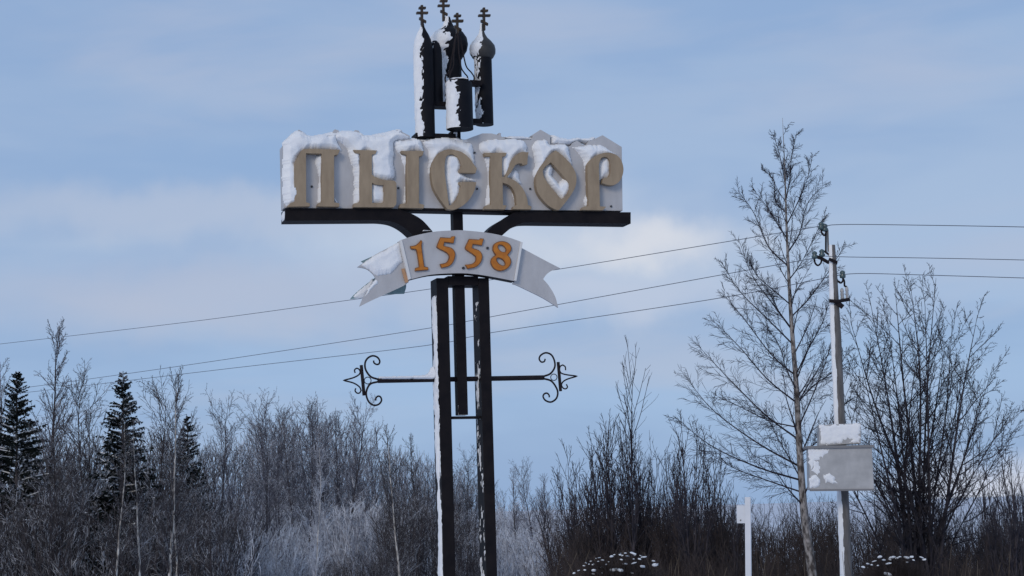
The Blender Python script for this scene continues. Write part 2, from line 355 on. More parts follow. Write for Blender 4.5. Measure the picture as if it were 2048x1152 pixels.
# ---- letters
LET = [
 [Z2([(118, 832), (150, 797), (188, 787), (184, 440), (205, 385), (240, 320), (280, 278), (625, 285), (605, 332), (568, 337), (568, 790), (618, 800), (618, 832), (405, 828), (415, 797), (448, 790), (448, 322), (298, 318), (300, 790), (335, 800), (335, 828)])],
 [Z2([(752, 287), (980, 292), (965, 325), (930, 332), (930, 522), (960, 545), (1010, 565), (1070, 578), (1145, 582), (1165, 610), (1165, 800), (1140, 838), (755, 835), (760, 800), (812, 795), (818, 325), (775, 318)]),
  Z2([(932, 600), (965, 618), (1042, 625), (1045, 775), (1030, 795), (932, 797)])],
 [Z2([(1210, 295), (1432, 298), (1418, 342), (1385, 350), (1385, 800), (1435, 815), (1430, 848), (1195, 842), (1205, 805), (1265, 800), (1265, 338), (1228, 322)])],
 [Z3([(-182, 470), (-165, 400), (-120, 330), (-60, 291), (0, 282), (60, 291), (120, 312), (180, 360), (220, 415), (258, 463), (247, 508), (88, 506), (86, 490), (106, 462), (108, 430), (92, 385), (65, 350), (30, 330), (-5, 332), (-38, 355), (-50, 420), (-50, 500), (-38, 600), (-22, 720), (-10, 822), (25, 806), (70, 745), (98, 670), (102, 632), (80, 618), (86, 595), (252, 596), (245, 645), (222, 705), (180, 770), (115, 828), (35, 860), (-25, 855), (-100, 755), (-155, 655), (-176, 560)])],
 [Z3([(330, 315), (545, 315), (535, 345), (500, 352), (500, 545), (528, 545), (558, 470), (590, 390), (640, 332), (695, 308), (755, 310), (748, 345), (742, 425), (700, 432), (688, 416), (650, 418), (622, 440), (580, 510), (545, 548), (610, 575), (670, 622), (715, 685), (740, 752), (750, 815), (782, 830), (780, 858), (605, 855), (612, 830), (640, 815), (632, 735), (608, 668), (568, 625), (505, 600), (510, 815), (545, 822), (530, 858), (330, 855), (345, 820), (392, 812), (388, 350), (340, 345)])],
 [Z3([(1015, 290), (1090, 350), (1160, 425), (1203, 500), (1215, 570), (1200, 650), (1160, 722), (1110, 790), (1048, 864), (1020, 862), (955, 828), (890, 765), (842, 690), (825, 605), (832, 530), (862, 458), (920, 382), (970, 325)]),
  Z3([(968, 405), (1030, 470), (1100, 550), (1140, 600), (1149, 645), (1130, 710), (1075, 760), (1055, 745), (1010, 690), (950, 620), (905, 550), (891, 492), (908, 455), (945, 425)])],
 [Z3([(1320, 440), (1340, 392), (1400, 345), (1460, 320), (1520, 314), (1588, 330), (1636, 372), (1660, 430), (1665, 490), (1646, 560), (1606, 608), (1560, 626), (1510, 621), (1462, 606), (1468, 575), (1484, 552), (1508, 556), (1530, 542), (1542, 490), (1540, 415), (1525, 372), (1495, 353), (1460, 361), (1438, 395), (1430, 450), (1434, 578), (1440, 828), (1500, 832), (1470, 866), (1262, 862), (1285, 832), (1330, 825)])],
]
NAMES = ['letter']*7
for c, nm in zip(LET, NAMES):
    o = extrude(nm, c, -.085, -.012, M_letter, SIGN, bev=.006)

# ---- snow driven against board and letters
def inside(P, X, Y):
    P = np.array(P); r = np.zeros(X.shape, bool); n = len(P)
    for i in range(n):
        x1, y1 = P[i-1]; x2, y2 = P[i]
        c = ((y1 > Y) != (y2 > Y)) & (X < (x2-x1)*(Y-y1)/(y2-y1+1e-12)+x1); r ^= c
    return r
def regions(m, least=60):
    lab = np.where(m, np.arange(m.size).reshape(m.shape)+1, 0)
    while True:
        n = lab.copy()
        for sl, sr in ((np.s_[1:], np.s_[:-1]), (np.s_[:-1], np.s_[1:]), (np.s_[:, 1:], np.s_[:, :-1]), (np.s_[:, :-1], np.s_[:, 1:])): n[sl] = np.maximum(n[sl], lab[sr])
        n[~m] = 0
        if (n == lab).all(): break
        lab = n
    return [lab == k for k in np.unique(lab) if k and (lab == k).sum() > least]
def snow_sheet(name, P, d, thick, parent, seed, step=1.6, rag=3.0, lens=False, half=.1, mid=.08, rnd=8):
    P = [tuple(p) for p in curve_pts(P, True, 4, 100)]; A = np.array(P); x0, y0 = A.min(0)-6; x1, y1 = A.max(0)+6
    xs = np.arange(x0, x1, step); ys = np.arange(y0, y1, step); X, Y = np.meshgrid(xs, ys, indexing='ij')
    wx = (NZ(X*.09+seed*11, Y*.09, 3)-.5)*rag*1.6; wy = (NZ(X*.09, Y*.09+seed*13, 3)-.5)*rag*1.6
    m = inside(P, X+wx, Y+wy); dist = np.zeros(X.shape); e = m.copy()
    for k in range(10):
        dist += e
        f = e.copy(); f[1:] &= e[:-1]; f[:-1] &= e[1:]; f[:, 1:] &= e[:, :-1]; f[:, :-1] &= e[:, 1:]; e = f
    dil = m.copy(); dil[1:] |= m[:-1]; dil[:-1] |= m[1:]; d2 = dil.copy(); d2[:, 1:] |= dil[:, :-1]; d2[:, :-1] |= dil[:, 1:]; dil = d2
    nz = NZ(X*.05+seed*5, Y*.05+seed, 2); prof = np.clip(dist/rnd, 0, 1)**.6
    for dl in regions(dil, 9):
        idx = -np.ones(X.shape, int); idx[dl] = np.arange(dl.sum()); px = X[dl]; py = Y[dl]
        if lens:
            fr = np.array([sp(a, b, mid) for a, b in zip(px, py)]); bk = fr.copy(); hh = half*prof[dl]*(.85+.4*nz[dl])
            fr[:, 1] -= hh; bk[:, 1] += hh
        else:
            fr = np.array([sp(a, b, d) for a, b in zip(px, py)]); fr[:, 1] = d - np.where(m[dl], thick*prof[dl]*(.75+.5*nz[dl]), -.004)
        q = np.stack([idx[:-1, :-1], idx[:-1, 1:], idx[1:, 1:], idx[1:, :-1]], -1).reshape(-1, 4); q = q[(q >= 0).all(1)]
        if len(q) < 3: continue
        V, F = fr, q
        if lens: # front and back share their rim
            n = len(fr); rim = hh < 1e-6; mp = np.where(rim, np.arange(n), np.arange(n)+n); V = np.concatenate([fr, bk]); F = np.concatenate([q, mp[q[:, ::-1]]])
        obj(name, mesh_np(name, V, F, True), M_snow, parent)
SN = [
 (Z2([(80, 250), (100, 195), (200, 128), (320, 165), (440, 150), (575, 135), (585, 185), (612, 245), (640, 300), (300, 300), (285, 325), (235, 345), (215, 390), (200, 430), (230, 440), (230, 800), (88, 802)]), .05),
 (Z2([(395, 350), (470, 320), (470, 800), (412, 802), (416, 700), (425, 600), (413, 480), (385, 410)]), .04),
 (Z2([(575, 180), (600, 125), (780, 120), (860, 155), (1010, 150), (1100, 130), (1180, 110), (1290, 170), (1145, 195), (1130, 260), (1138, 300), (1128, 420), (1142, 500), (1128, 572), (1050, 600), (900, 540), (880, 330), (840, 330), (840, 800), (750, 802), (766, 650), (752, 480), (728, 400), (690, 280), (640, 220)]), .05),
 (Z2([(900, 610), (1065, 620), (1060, 810), (900, 810)]), .045),
 (Z2([(1140, 205), (1300, 195), (1395, 205), (1430, 320), (1280, 320), (1290, 800), (1232, 802), (1252, 650), (1242, 480), (1212, 360), (1160, 275)]), .045),
 (Z2([(570, 740), (600, 790), (575, 800)]), .03),
 (Z3([(-240, 205), (-120, 185), (-20, 172), (60, 195), (190, 232), (218, 300), (235, 455), (170, 380), (0, 305), (-110, 360), (-150, 430), (-150, 640), (-195, 540), (-215, 500), (-200, 380), (-210, 290), (-255, 230)]), .045),
 (Z3([(-70, 340), (10, 310), (90, 350), (125, 440), (110, 515), (250, 588), (90, 605), (120, 640), (80, 760), (-20, 850), (-60, 600)]), .045),
 (Z3([(280, 232), (350, 203), (480, 193), (690, 198), (732, 320), (640, 350), (590, 470), (560, 560), (480, 560), (460, 340), (410, 340), (410, 815), (345, 812), (366, 600), (350, 430), (330, 340), (288, 290)]), .045),
 (Z3([(560, 545), (612, 478), (650, 510), (662, 560), (690, 625), (600, 590)]), .035),
 (Z3([(605, 710), (655, 740), (655, 815), (622, 812)]), .025),
 (Z3([(792, 270), (832, 200), (920, 198), (960, 242), (1100, 238), (1142, 330), (1165, 440), (1010, 320), (940, 400), (870, 490), (860, 640), (820, 600), (797, 510), (822, 430), (800, 330)]), .05),
 (Z3([(880, 480), (950, 420), (985, 465), (978, 540), (1040, 622), (1092, 556), (1160, 610), (1165, 670), (1080, 780), (1000, 700), (920, 600)]), .045),
 (Z3([(1172, 270), (1232, 260), (1400, 243), (1500, 272), (1600, 335), (1500, 340), (1400, 370), (1345, 430), (1345, 822), (1284, 818), (1310, 680), (1290, 450), (1250, 340), (1200, 290)]), .05),
 (Z3([(1415, 590), (1415, 430), (1430, 380), (1480, 350), (1545, 370), (1555, 490), (1535, 560), (1475, 560)]), .035),
]
for k, (P, t) in enumerate(SN): snow_sheet('snow', P, 0, t*1.5, BOARD, k+1)
CAPS = [Z2([(68, 300), (78, 228), (110, 185), (200, 112), (255, 118), (320, 155), (440, 142), (560, 118), (690, 108), (800, 118), (860, 150), (1010, 132), (1090, 112), (1175, 94), (1215, 110), (1190, 170), (1010, 215), (700, 200), (400, 225), (150, 250)]),
        Z2([(1130, 215), (1300, 178), (1400, 190), (1560, 182), (1700, 165), (1780, 190), (1760, 225), (1500, 225), (1300, 230)]),
        Z3([(490, 170), (640, 160), (780, 172), (780, 200), (640, 215), (575, 212)]),
        Z3([(955, 160), (985, 150), (1060, 175), (1160, 185), (1220, 178), (1330, 182), (1370, 165), (1380, 195), (1320, 235), (1240, 215), (1170, 235), (1100, 258), (960, 245)]),
        Z2([(1480, 205), (1560, 180), (1700, 168), (1776, 185), (1900, 205), (1880, 235), (1600, 240)])]
for k, P in enumerate(CAPS): snow_sheet('snow_cap', P, 0, 0, BOARD, 40+k, lens=True, half=.11, mid=.085, rag=1.5, rnd=7, step=1.3)
# bolt heads on the board
for p in Z2([(352, 640), (1183, 655)])+Z3([(235, 315), (258, 662), (768, 662), (1545, 830)]):
    c = sp(p[0], p[1], 0); MB().tube([(c[0], .002, c[2]), (c[0], -.012, c[2])], .011, 8).build('bolt', M_bolt, BOARD)

# ---- dated ribbon
PAN = Z4([(515, 188), (640, 148), (820, 110), (1000, 97), (1100, 96), (1320, 118), (1500, 155), (1652, 207), (1585, 570), (1350, 525), (1200, 503), (1050, 495), (800, 509), (600, 555)])
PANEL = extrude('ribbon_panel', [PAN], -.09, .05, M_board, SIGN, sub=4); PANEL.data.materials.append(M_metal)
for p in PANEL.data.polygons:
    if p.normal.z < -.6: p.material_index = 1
for P in (Z4([(510, 190), (532, 186), (616, 545), (592, 556)]), Z4([(1636, 203), (1656, 206), (1597, 566), (1576, 562)])):
    extrude('trim_strip', [P], -.103, -.02, M_trim, PANEL, sm=False, bev=.002)
extrude('lit_side_strip', [Z4([(527, 455), (552, 450), (592, 578), (562, 585)])], -.07, -.055, M_litside, PANEL, sm=False)  # thin strip painted as the lit side face of the panel
TL = Z4([(512, 200), (440, 240), (300, 312), (200, 378), (115, 438), (200, 456), (258, 500), (287, 545), (230, 620), (175, 710), (135, 806), (250, 748), (400, 680), (545, 612), (594, 578)])
TLb = Z4([(512, 235), (320, 310), (150, 384), (205, 425), (290, 530), (170, 620), (90, 690), (48, 736), (150, 722), (390, 692), (553, 686), (570, 600)])
TR = Z4([(1640, 258), (1720, 300), (1860, 375), (2005, 450), (1930, 470), (1878, 505), (1845, 550), (1900, 615), (1955, 710), (1985, 815), (1850, 730), (1700, 655), (1600, 608), (1560, 596), (1590, 540)])
TRb = [(x-6, y+3) for x, y in TR]
T1 = extrude('ribbon_tail', [TL], -.045, -.02, M_board, SIGN)
T2 = extrude('ribbon_tail', [TLb], .12, .14, M_teal, SIGN)
extrude('ribbon_tail', [TR], -.045, -.02, M_board, SIGN)
snow_sheet('snow', Z4([(500, 205), (440, 245), (300, 318), (205, 382), (150, 425), (205, 450), (262, 495), (300, 520), (400, 500), (450, 470), (500, 410), (530, 360)]), -.045, .03, T1, 71, step=1.3)
snow_sheet('snow', Z4([(285, 550), (230, 625), (180, 705), (165, 730), (230, 660), (300, 590)]), -.045, .02, T1, 72, step=1.3)
snow_sheet('snow', Z4([(270, 545), (170, 625), (90, 695), (75, 720), (180, 715), (250, 640)]), .12, .02, T2, 73, step=1.3)
# snow on the tops of the bent arms where they pass behind the ribbon
snow_sheet('snow', Z4([(700, 118), (715, 95), (750, 92), (800, 98), (812, 112), (760, 118)]), -.03, 0, AL, 76, lens=True, half=.06, mid=.02, rag=.6, step=1.0, rnd=3)
snow_sheet('snow', Z4([(1340, 118), (1380, 112), (1430, 128), (1440, 140)]), -.03, 0, AR, 77, lens=True, half=.05, mid=.02, rag=.6, step=1.0, rnd=3)
for p in Z4([(1325, 262), (1100, 448)]):
    c = sp(p[0], p[1], -.09); MB().tube([(c[0], -.088, c[2]), (c[0], -.103, c[2])], .014, 8).build('bolt', M_bolt, PANEL)
def ell(cx, cy, rx, ry, ang, n=20):
    a = R(ang); return [(cx+rx*math.cos(t)*math.cos(a)-ry*math.sin(t)*math.sin(a), cy+rx*math.cos(t)*math.sin(a)+ry*math.sin(t)*math.cos(a)) for t in np.linspace(0, 2*math.pi, n, endpoint=False)]
DIG = [
 [Z4([(607, 243), (655, 234), (688, 208), (708, 185), (720, 202), (716, 245), (726, 330), (740, 432), (776, 440), (776, 466), (652, 476), (655, 446), (690, 436), (674, 330), (662, 275), (615, 270)])],
 [Z4([(888, 160), (985, 166), (992, 152), (1026, 150), (1012, 218), (925, 208), (920, 240), (985, 256), (1018, 285), (1028, 330), (1010, 390), (970, 430), (898, 448), (884, 410), (940, 395), (965, 362), (965, 328), (935, 300), (862, 262), (855, 240)])],
 [Z4([(1155, 176), (1250, 182), (1260, 170), (1294, 174), (1276, 238), (1190, 226), (1185, 260), (1245, 280), (1273, 310), (1280, 350), (1262, 400), (1215, 440), (1140, 455), (1120, 416), (1185, 405), (1215, 377), (1215, 342), (1185, 317), (1126, 277), (1120, 250)])],
 [Z4([(1375, 260), (1387, 225), (1420, 203), (1465, 196), (1515, 210), (1545, 240), (1550, 278), (1532, 308), (1516, 325), (1540, 355), (1548, 395), (1530, 435), (1490, 465), (1440, 475), (1390, 455), (1362, 415), (1357, 375), (1375, 345), (1402, 325), (1382, 295)]), Z4(ell(1462, 265, 42, 25, 38)), Z4(ell(1452, 388, 46, 24, 40))],
]
def shrink(c, k):      # move a traced outline inwards (k>0) by k photo pixels
    c = [np.array(p, float) for p in curve_pts(c, True, 4)]; s = 1 if area2(c) > 0 else -1; r = []
    for i in range(len(c)):
        t = c[(i+1) % len(c)]-c[i-1]; t /= np.linalg.norm(t)+1e-9; r.append(c[i]+s*k*np.array([-t[1], t[0]]))
    return r
for c in DIG:
    g = extrude('digit', c, -.112, -.088, M_gold, PANEL)
    extrude('digit_face', [shrink(c[0], 1.5)]+[shrink(h, -1.3) for h in c[1:]], -.117, -.109, M_digit, g, sm=False)

# ---- cross arm with wrought scrolls
def rod(name, P, d, rpx, parent=SIGN, sub=6, n=8, taper=None):
    q = curve_pts(P, False, sub, 70) if len(P) > 2 else P; pts = [sp(p[0], p[1], d) for p in q]
    rr = [rpx/200*(1 if taper is None else 1+(taper-1)*i/(len(pts)-1)) for i in range(len(pts))]
    return autosmooth(MB().tube(pts, rr, n).build(name, M_iron, parent), 50)
a1 = sp(*Z5([(350, 333)])[0], .14); a2 = sp(*Z5([(1712, 308)])[0], .14)
CA = bevel(MB().tube([a1, a2], .0265, 4).build('cross_arm', M_iron, SIGN), .004)
snow_sheet('snow', Z5([(370, 318), (360, 303), (480, 298), (640, 294), (745, 285), (770, 262), (790, 225), (812, 226), (812, 316), (640, 318), (480, 320)]), .11, 0, CA, 80, lens=True, half=.045, mid=.13, rag=.8, step=1., rnd=3)
def finial(L, bar, ring, rr, tip):
    b = sp(*Z5([bar[0]])[0], .14); c = sp(*Z5([bar[1]])[0], .14)
    root = bevel(MB().tube([b, c], .018, 4).build('finial', M_iron, SIGN), .003)
    for P in L[:2]: rod('scroll', Z5(P), .14, 2.05, root, taper=.8)
    for P in L[2:]: rod('small_scroll', Z5(P), .14, 1.45, root)
    rod('point', Z5(tip), .14, 1.5, root)
    rod('ring', Z5([(ring[0]+rr*math.cos(t), ring[1]+rr*math.sin(t)) for t in np.linspace(0, 2*math.pi, 13)]), .14, .9, root, sub=3)
finial([[(352, 322), (292, 300), (252, 245), (246, 192), (265, 152), (305, 130), (345, 140), (366, 170), (360, 195), (340, 200), (320, 187), (316, 168)],
        [(352, 342), (290, 360), (260, 410), (258, 460), (280, 510), (320, 535), (360, 525), (381, 495), (372, 466), (350, 461), (335, 478), (332, 495)],
        [(208, 262), (197, 240), (177, 232), (160, 247), (165, 270)], [(214, 412), (202, 433), (181, 435), (165, 417), (170, 395)]],
       [(215, 205), (238, 455)], (268, 332), 28, [(209, 258), (196, 284), (150, 309), (68, 331), (150, 352), (200, 384), (214, 415)])
finial([[(1708, 298), (1765, 275), (1800, 222), (1796, 165), (1770, 120), (1726, 105), (1686, 125), (1673, 155), (1690, 180), (1714, 176), (1722, 155)],
        [(1708, 316), (1770, 335), (1810, 385), (1825, 432), (1812, 480), (1770, 508), (1726, 496), (1705, 465), (1715, 441), (1738, 436), (1754, 453), (1755, 470)],
        [(1838, 248), (1845, 217), (1866, 204), (1886, 220), (1889, 248)], [(1852, 365), (1868, 393), (1889, 400), (1904, 386), (1895, 362)]],
       [(1828, 180), (1848, 420)], (1793, 305), 26, [(1838, 248), (1855, 272), (1900, 285), (1986, 296), (1905, 320), (1868, 342), (1854, 368)])

# ---- church towers on top
WIND = np.array([-.93, -.30, .22]); WIND /= np.linalg.norm(WIND)
def lathe_snow(name, prof, c, parent, thr, seed, thick=.014, rag=.42, zlo=-9, n=56):
    pr = []
    for (r0, z0), (r1, z1) in zip(prof[:-1], prof[1:]):
        k = max(1, int(math.hypot(r1-r0, z1-z0)/.014))
        pr += [(r0+(r1-r0)*i/k, z0+(z1-z0)*i/k) for i in range(k)]
    pr.append(prof[-1]); pr = np.array(pr); dr = np.gradient(pr[:, 0]); dz = np.gradient(pr[:, 1]); L = np.hypot(dr, dz)+1e-9
    nr, nzv = dz/L, -dr/L
    if pr[-1, 1] < pr[0, 1]: nr, nzv = -nr, -nzv
    th = np.linspace(0, 2*math.pi, n, endpoint=False)
    nx = nr[:, None]*np.cos(th); ny = nr[:, None]*np.sin(th); nn = np.repeat(nzv[:, None], n, 1)
    dot = nx*WIND[0]+ny*WIND[1]+nn*WIND[2]
    Zg = np.repeat(pr[:, 1][:, None], n, 1); T = np.repeat(th[None], len(pr), 0)
    no = (NZ(np.cos(T)*2.2+seed*9+40, np.sin(T)*2.2+Zg*9+40, 4)-.5)*rag*1.4 + (NZ(T*9+seed, Zg*38+60, 3)-.5)*rag*1.5
    h = np.clip((dot-thr+no)*3.2, -.3, 1)*thick*(.7+.6*NZ(T*5+seed, Zg*40+90, 3))
    Rr = pr[:, 0][:, None]+nr[:, None]*h; V = np.stack([c[0]+Rr*np.cos(th), c[1]+Rr*np.sin(th), Zg+nzv[:, None]*h], -1)
    i, j = np.meshgrid(np.arange(len(pr)-1), np.arange(n), indexing='ij'); a = (i*n+j).ravel(); b = (i*n+(j+1) % n).ravel()
    F = np.stack([a, b, b+n, a+n], -1)
    return obj(name, mesh_np(name, V.reshape(-1, 3), F, True), M_snow, parent)
def px_prof(P, xc, d):      # [(half width in px, photo y)] -> [(r, z)]
    k = (sp(xc+50, 150, d)[0]-sp(xc-50, 150, d)[0])/100
    return [(max(hw*k, .002), sp(xc, y, d)[2]) for hw, y in P]
def tower(xc, ybody, body, dome, d, cross, thr, seed, dmat=M_drum, dthr=None, thick=.014):
    """body, dome: profiles from bottom to top"""
    c = sp(xc, ybody, d); prof = px_prof(body, xc, d)
    t = autosmooth(MB().lathe(prof, 40, (c[0], d)).build('tower', M_drum, SIGN), 35)
    lathe_snow('snow', prof, (c[0], d), t, thr, seed, thick)
    if dome:
        p2 = px_prof(dome, xc, d); dm = autosmooth(MB().lathe(p2, 40, (c[0], d)).build('dome', dmat, t), 40)
        lathe_snow('snow', p2, (c[0], d), t, dthr if dthr is not None else thr, seed+3, thick)
    if cross: cross_on(cross, d, t)
    return t
def cross_on(K, d, parent):
    vx0, vx1, vy0, vy1, bars, sl = K
    cx = (vx0+vx1)/2
    P = [[(vx0, vy0), (vx1, vy0), (vx1+2, vy1), (vx0+2, vy1)]]
    root = bevel(extrude('cross', [Z1(P[0])], d-.017, d+.017, M_cross, parent, sm=False), .003)
    mb = MB(); mb.v = []; mb.f = []
    polys = [[(a, y0), (b, y0), (b, y1), (a, y1)] for a, b, y0, y1 in bars]
    (ax, ay), (bx, by) = sl; polys.append([(ax, ay-9), (bx, by-9), (bx, by+9), (ax, ay+9)])
    # bars join the upright as one mesh, set slightly proud of it
    for q in polys:
        q = [sp(*p, d) for p in Z1(q)]; f = d-.0205; b = d+.0205
        mb.add([(p[0], f, p[2]) for p in q]+[(p[0], b, p[2]) for p in q], [(3, 2, 1, 0), (4, 5, 6, 7), (0, 1, 5, 4), (1, 2, 6, 5), (2, 3, 7, 6), (3, 0, 4, 7)])
    me = root.data; v0 = [tuple(v.co) for v in me.vertices]; f0 = [tuple(p.vertices) for p in me.polygons]
    v = v0+mb.v; f = f0+[tuple(i+len(v0) for i in q) for q in mb.f]
    root.data = mesh_py('cross', v, f); root.data.materials.append(M_cross)
X1 = (246, 264, 38, 215, [(228, 283, 56, 73), (209, 301, 95, 112)], ((232, 146), (286, 176)))
X2 = (417, 435, -20, 165, [(396, 456, 0, 17), (379, 473, 38, 55)], ((400, 88), (456, 118)))
X3 = (527, 545, 100, 265, [(508, 563, 118, 135), (490, 581, 158, 177)], ((510, 209), (566, 241)))
X4 = (739, 757, 58, 240, [(719, 777, 78, 95), (701, 796, 116, 133)], ((721, 166), (777, 196)))
q1 = lambda y: y*280/1112
# left tower: tall drum with pointed hood
tower(849, 180, [(18.6, 275.5), (18.6, 108), (17.5, 92), (15, 80), (11, 70), (6.5, 62), (3, 54), (1.6, 44)], None, .05, X1, .72, 1, thick=.011)
# short drum beside it
tower(871, 150, [(13.5, 212), (13.5, 112), (12.5, 98), (9, 87), (4, 82)], None, .12, None, .93, 2)
# great drum behind with swelling dome and bent spire
tower(899, 130, [(23, 208), (23, 112)], [(21, 124), (27, 114), (34.5, 102), (37, 90), (35, 77), (28, 66), (18, 59), (10.5, 53), (6, 44), (3.4, 34)], .36, X2, .72, 3, dthr=.62, thick=.016)
# right tower with ball dome
tower(967.5, 180, [(17, 250), (17, 114)], [(13, 120), (20, 116), (24.5, 108), (25, 100), (23.5, 92), (17, 83), (10, 76), (5.5, 68), (2.8, 58), (1.6, 48)], .22, X4, .84, 4, M_dome, .66, thick=.011)
# front drum with an open frame dome
FD = tower(919.5, 210, [(25, 259), (25, 168.5), (23.5, 165)], None, -.06, None, .62, 5, thick=.013)
cf = sp(919.5, 165, -.06)
lathe_snow('snow', [(.118, cf[2]-.003), (.1, cf[2]+.012), (.05, cf[2]+.02), (.004, cf[2]+.022)], (cf[0], -.06), FD, -.1, 9, .02)
for P, d in (([(352, 420), (330, 460), (318, 560), (305, 700), (298, 850), (262, 930), (252, 985), (262, 1040)], -.15), ([(352, 420), (362, 520), (372, 700), (402, 870), (445, 940), (478, 980), (485, 1035)], -.16),
             ([(350, 420), (385, 480), (405, 580), (440, 760), (470, 860), (530, 930), (565, 990), (556, 1045)], .0), ([(345, 425), (310, 560), (270, 800), (238, 930), (200, 980), (195, 1030), (213, 1085)], .03)):
    rod('frame_rod', Z6(P), d, 1.5, FD)
cross_on(X3, -.06, FD)
MB().box(sp(889, 165, -.12)[0], sp(951, 165, -.12)[0], -.13, -.115, sp(920, 170, -.12)[2], sp(920, 166, -.12)[2])
for y, (xa, xb), dd in ((243, (941, 962), .1), (166, (935, 962), .12)):
    a = sp(xa, y, dd); b = sp(xb, y, dd); MB().box(a[0], b[0], dd-.05, dd+.05, a[2]-.028, a[2]+.022).build('tower_bracket', M_metal, SIGN)
hbox('base_plate', 832, 912, 266.5, 275, .0, .2)
hbox('base_plate', 868, 908, 203, 212, .05, .22)
snow_face('snow', ca, cb, .08, .2, sp(910, 275, .08)[2], sp(910, 260, .08)[2], 'F', .012, CB, 12, .9, .5)

# ------------------------------------------------------------------ utility pole, boxes, wires, white post
def gz(x, y): return float(ground_z(x, y))
DP = 31.0
def pole():
    top = at(1665, 490, DP); bot = at(1693.5, 1152, DP); d = (bot-top)/(bot-top)[2]; gb = gz(bot[0], DP)
    base = top + d*(gb-.3-top[2]); root = empty('utility_pole', (base[0], base[1], gb)); o0 = np.array(root.location)
    tag(root, 'leaning weathered utility pole with insulators and snow along its left side', 'pole')
    L = lambda p: np.array(p)-o0
    n = 14; axis = [L(base+(top-base)*i/n) for i in range(n+1)]; rr = [.105-.028*i/n for i in range(n+1)]
    rr[-1] = .045; rr[-2] = .06; rr[-3] = .07
    sh = autosmooth(MB().tube(axis, rr, 16).build('shaft', M_pole, root), 50)
    # snow packed along the left side
    rows = 150; cols = 10; V = []
    for i in range(rows+1):
        t = i/rows; c = axis[0]+(axis[-1]-axis[0])*t; r = .105-.028*t if t < .86 else .081-.23*(t-.86)
        for k in range(cols+1):
            a = math.pi*(.86+.52*k/cols); e = min(k, cols-k)/cols*2
            nz = float(NZ(np.array(i*.35), np.array(k*.4+5), 3)); z_ = c[2]
            h = (e*1.3-.18+(nz-.5)*1.1)*.03; h = max(-.01, min(.022, h))
            V.append((c[0]+(r+h)*math.cos(a), c[1]+(r+h)*math.sin(a), z_))
    F = [(i*(cols+1)+k, i*(cols+1)+k+1, (i+1)*(cols+1)+k+1, (i+1)*(cols+1)+k) for i in range(rows) for k in range(cols)]
    obj('snow', mesh_np('snow', V, F, True), M_snow, sh)
    P = lambda x, y, d=0: L(at(x, y, DP+d))
    zz = zt(1560, 420, 2048/488)
    def px(p): return zz([p])[0]
    def ins(p, d=0., s=1.):
        c = P(*px(p), d); b = MB(); b.lathe([(.018*s, -.07), (.05*s, -.06), (.055*s, -.02), (.035*s, .0), (.048*s, .02), (.045*s, .045), (.02*s, .065), (.008, .07)], 12)
        o = b.build('insulator', M_glass, root, True); o.location = c; return o
    # extension bracket above the pole top
    MB().tube([P(*px((385, 350))), P(*px((385, 150)))], .018, 6).build('bracket', M_iron, root)
    MB().tube([P(*px((405, 350))), P(*px((400, 165)))], .016, 6).build('bracket', M_pole, root)
    MB().tube([P(*px((372, 345)), ), P(*px((470, 420)))], .02, 6).build('bracket', M_iron, root)
    MB().tube([P(*px((285, 385))), P(*px((345, 405))), P(*px((405, 440))), P(*px((480, 445)))], .032, 6).build('cross_bracket', M_iron, root)
    MB().tube([P(*px((410, 412)), -.1), P(*px((480, 440)), -.1)], .03, 6).build('clamp', M_iron, root)
    MB().tube([P(*px((412, 762)), -.12), P(*px((480, 768)), -.14), P(*px((580, 750)), -.05)], .034, 6).build('cross_bracket', M_iron, root)
    MB().tube([P(*px((470, 770)), -.1), P(*px((528, 815)), -.1)], .045, 6).build('brace', M_iron, root)
    for p in ((345, 132), (378, 148), (290, 378), (352, 362), (525, 540)): ins(p)
    def jump(Q, d=0): 
        c = curve_pts([px(q) for q in Q], False, 5, 90); autosmooth(MB().tube([P(*q, d) for q in c], .017, 6).build('jumper', M_iron, root), 60)
    jump([(345, 150), (350, 190), (370, 215), (385, 195), (385, 160)]); jump([(285, 395), (295, 445), (320, 465), (345, 440), (348, 400), (352, 370)])
    jump([(470, 545), (480, 590), (510, 612), (528, 590), (525, 545)]); jump([(528, 570), (540, 600), (542, 635), (560, 645)])
    for x0, x1, y0, y1 in ((505, 538, 655, 748), (548, 578, 640, 752)):
        c = P(*px(((x0+x1)/2, (y0+y1)/2))); hgt = (P(*px((x0, y0)))-P(*px((x0, y1))))[2]; r = (P(*px((x1, y0)))-P(*px((x0, y0))))[0]/2
        o = MB().lathe([(r*.8, -hgt/2), (r, -hgt/2+.02), (r*.75, -hgt*.2), (r, -hgt*.15), (r*.75, hgt*.1), (r, hgt*.15), (r*.8, hgt*.4), (r*.3, hgt/2)], 12).build('arrester', M_porc, root, True); o.location = c
    MB().tube([P(*px((490, 945))), P(*px((490, 985)))], .03, 6).build('bolt', M_bolt, root)
    return root, o0
pole()

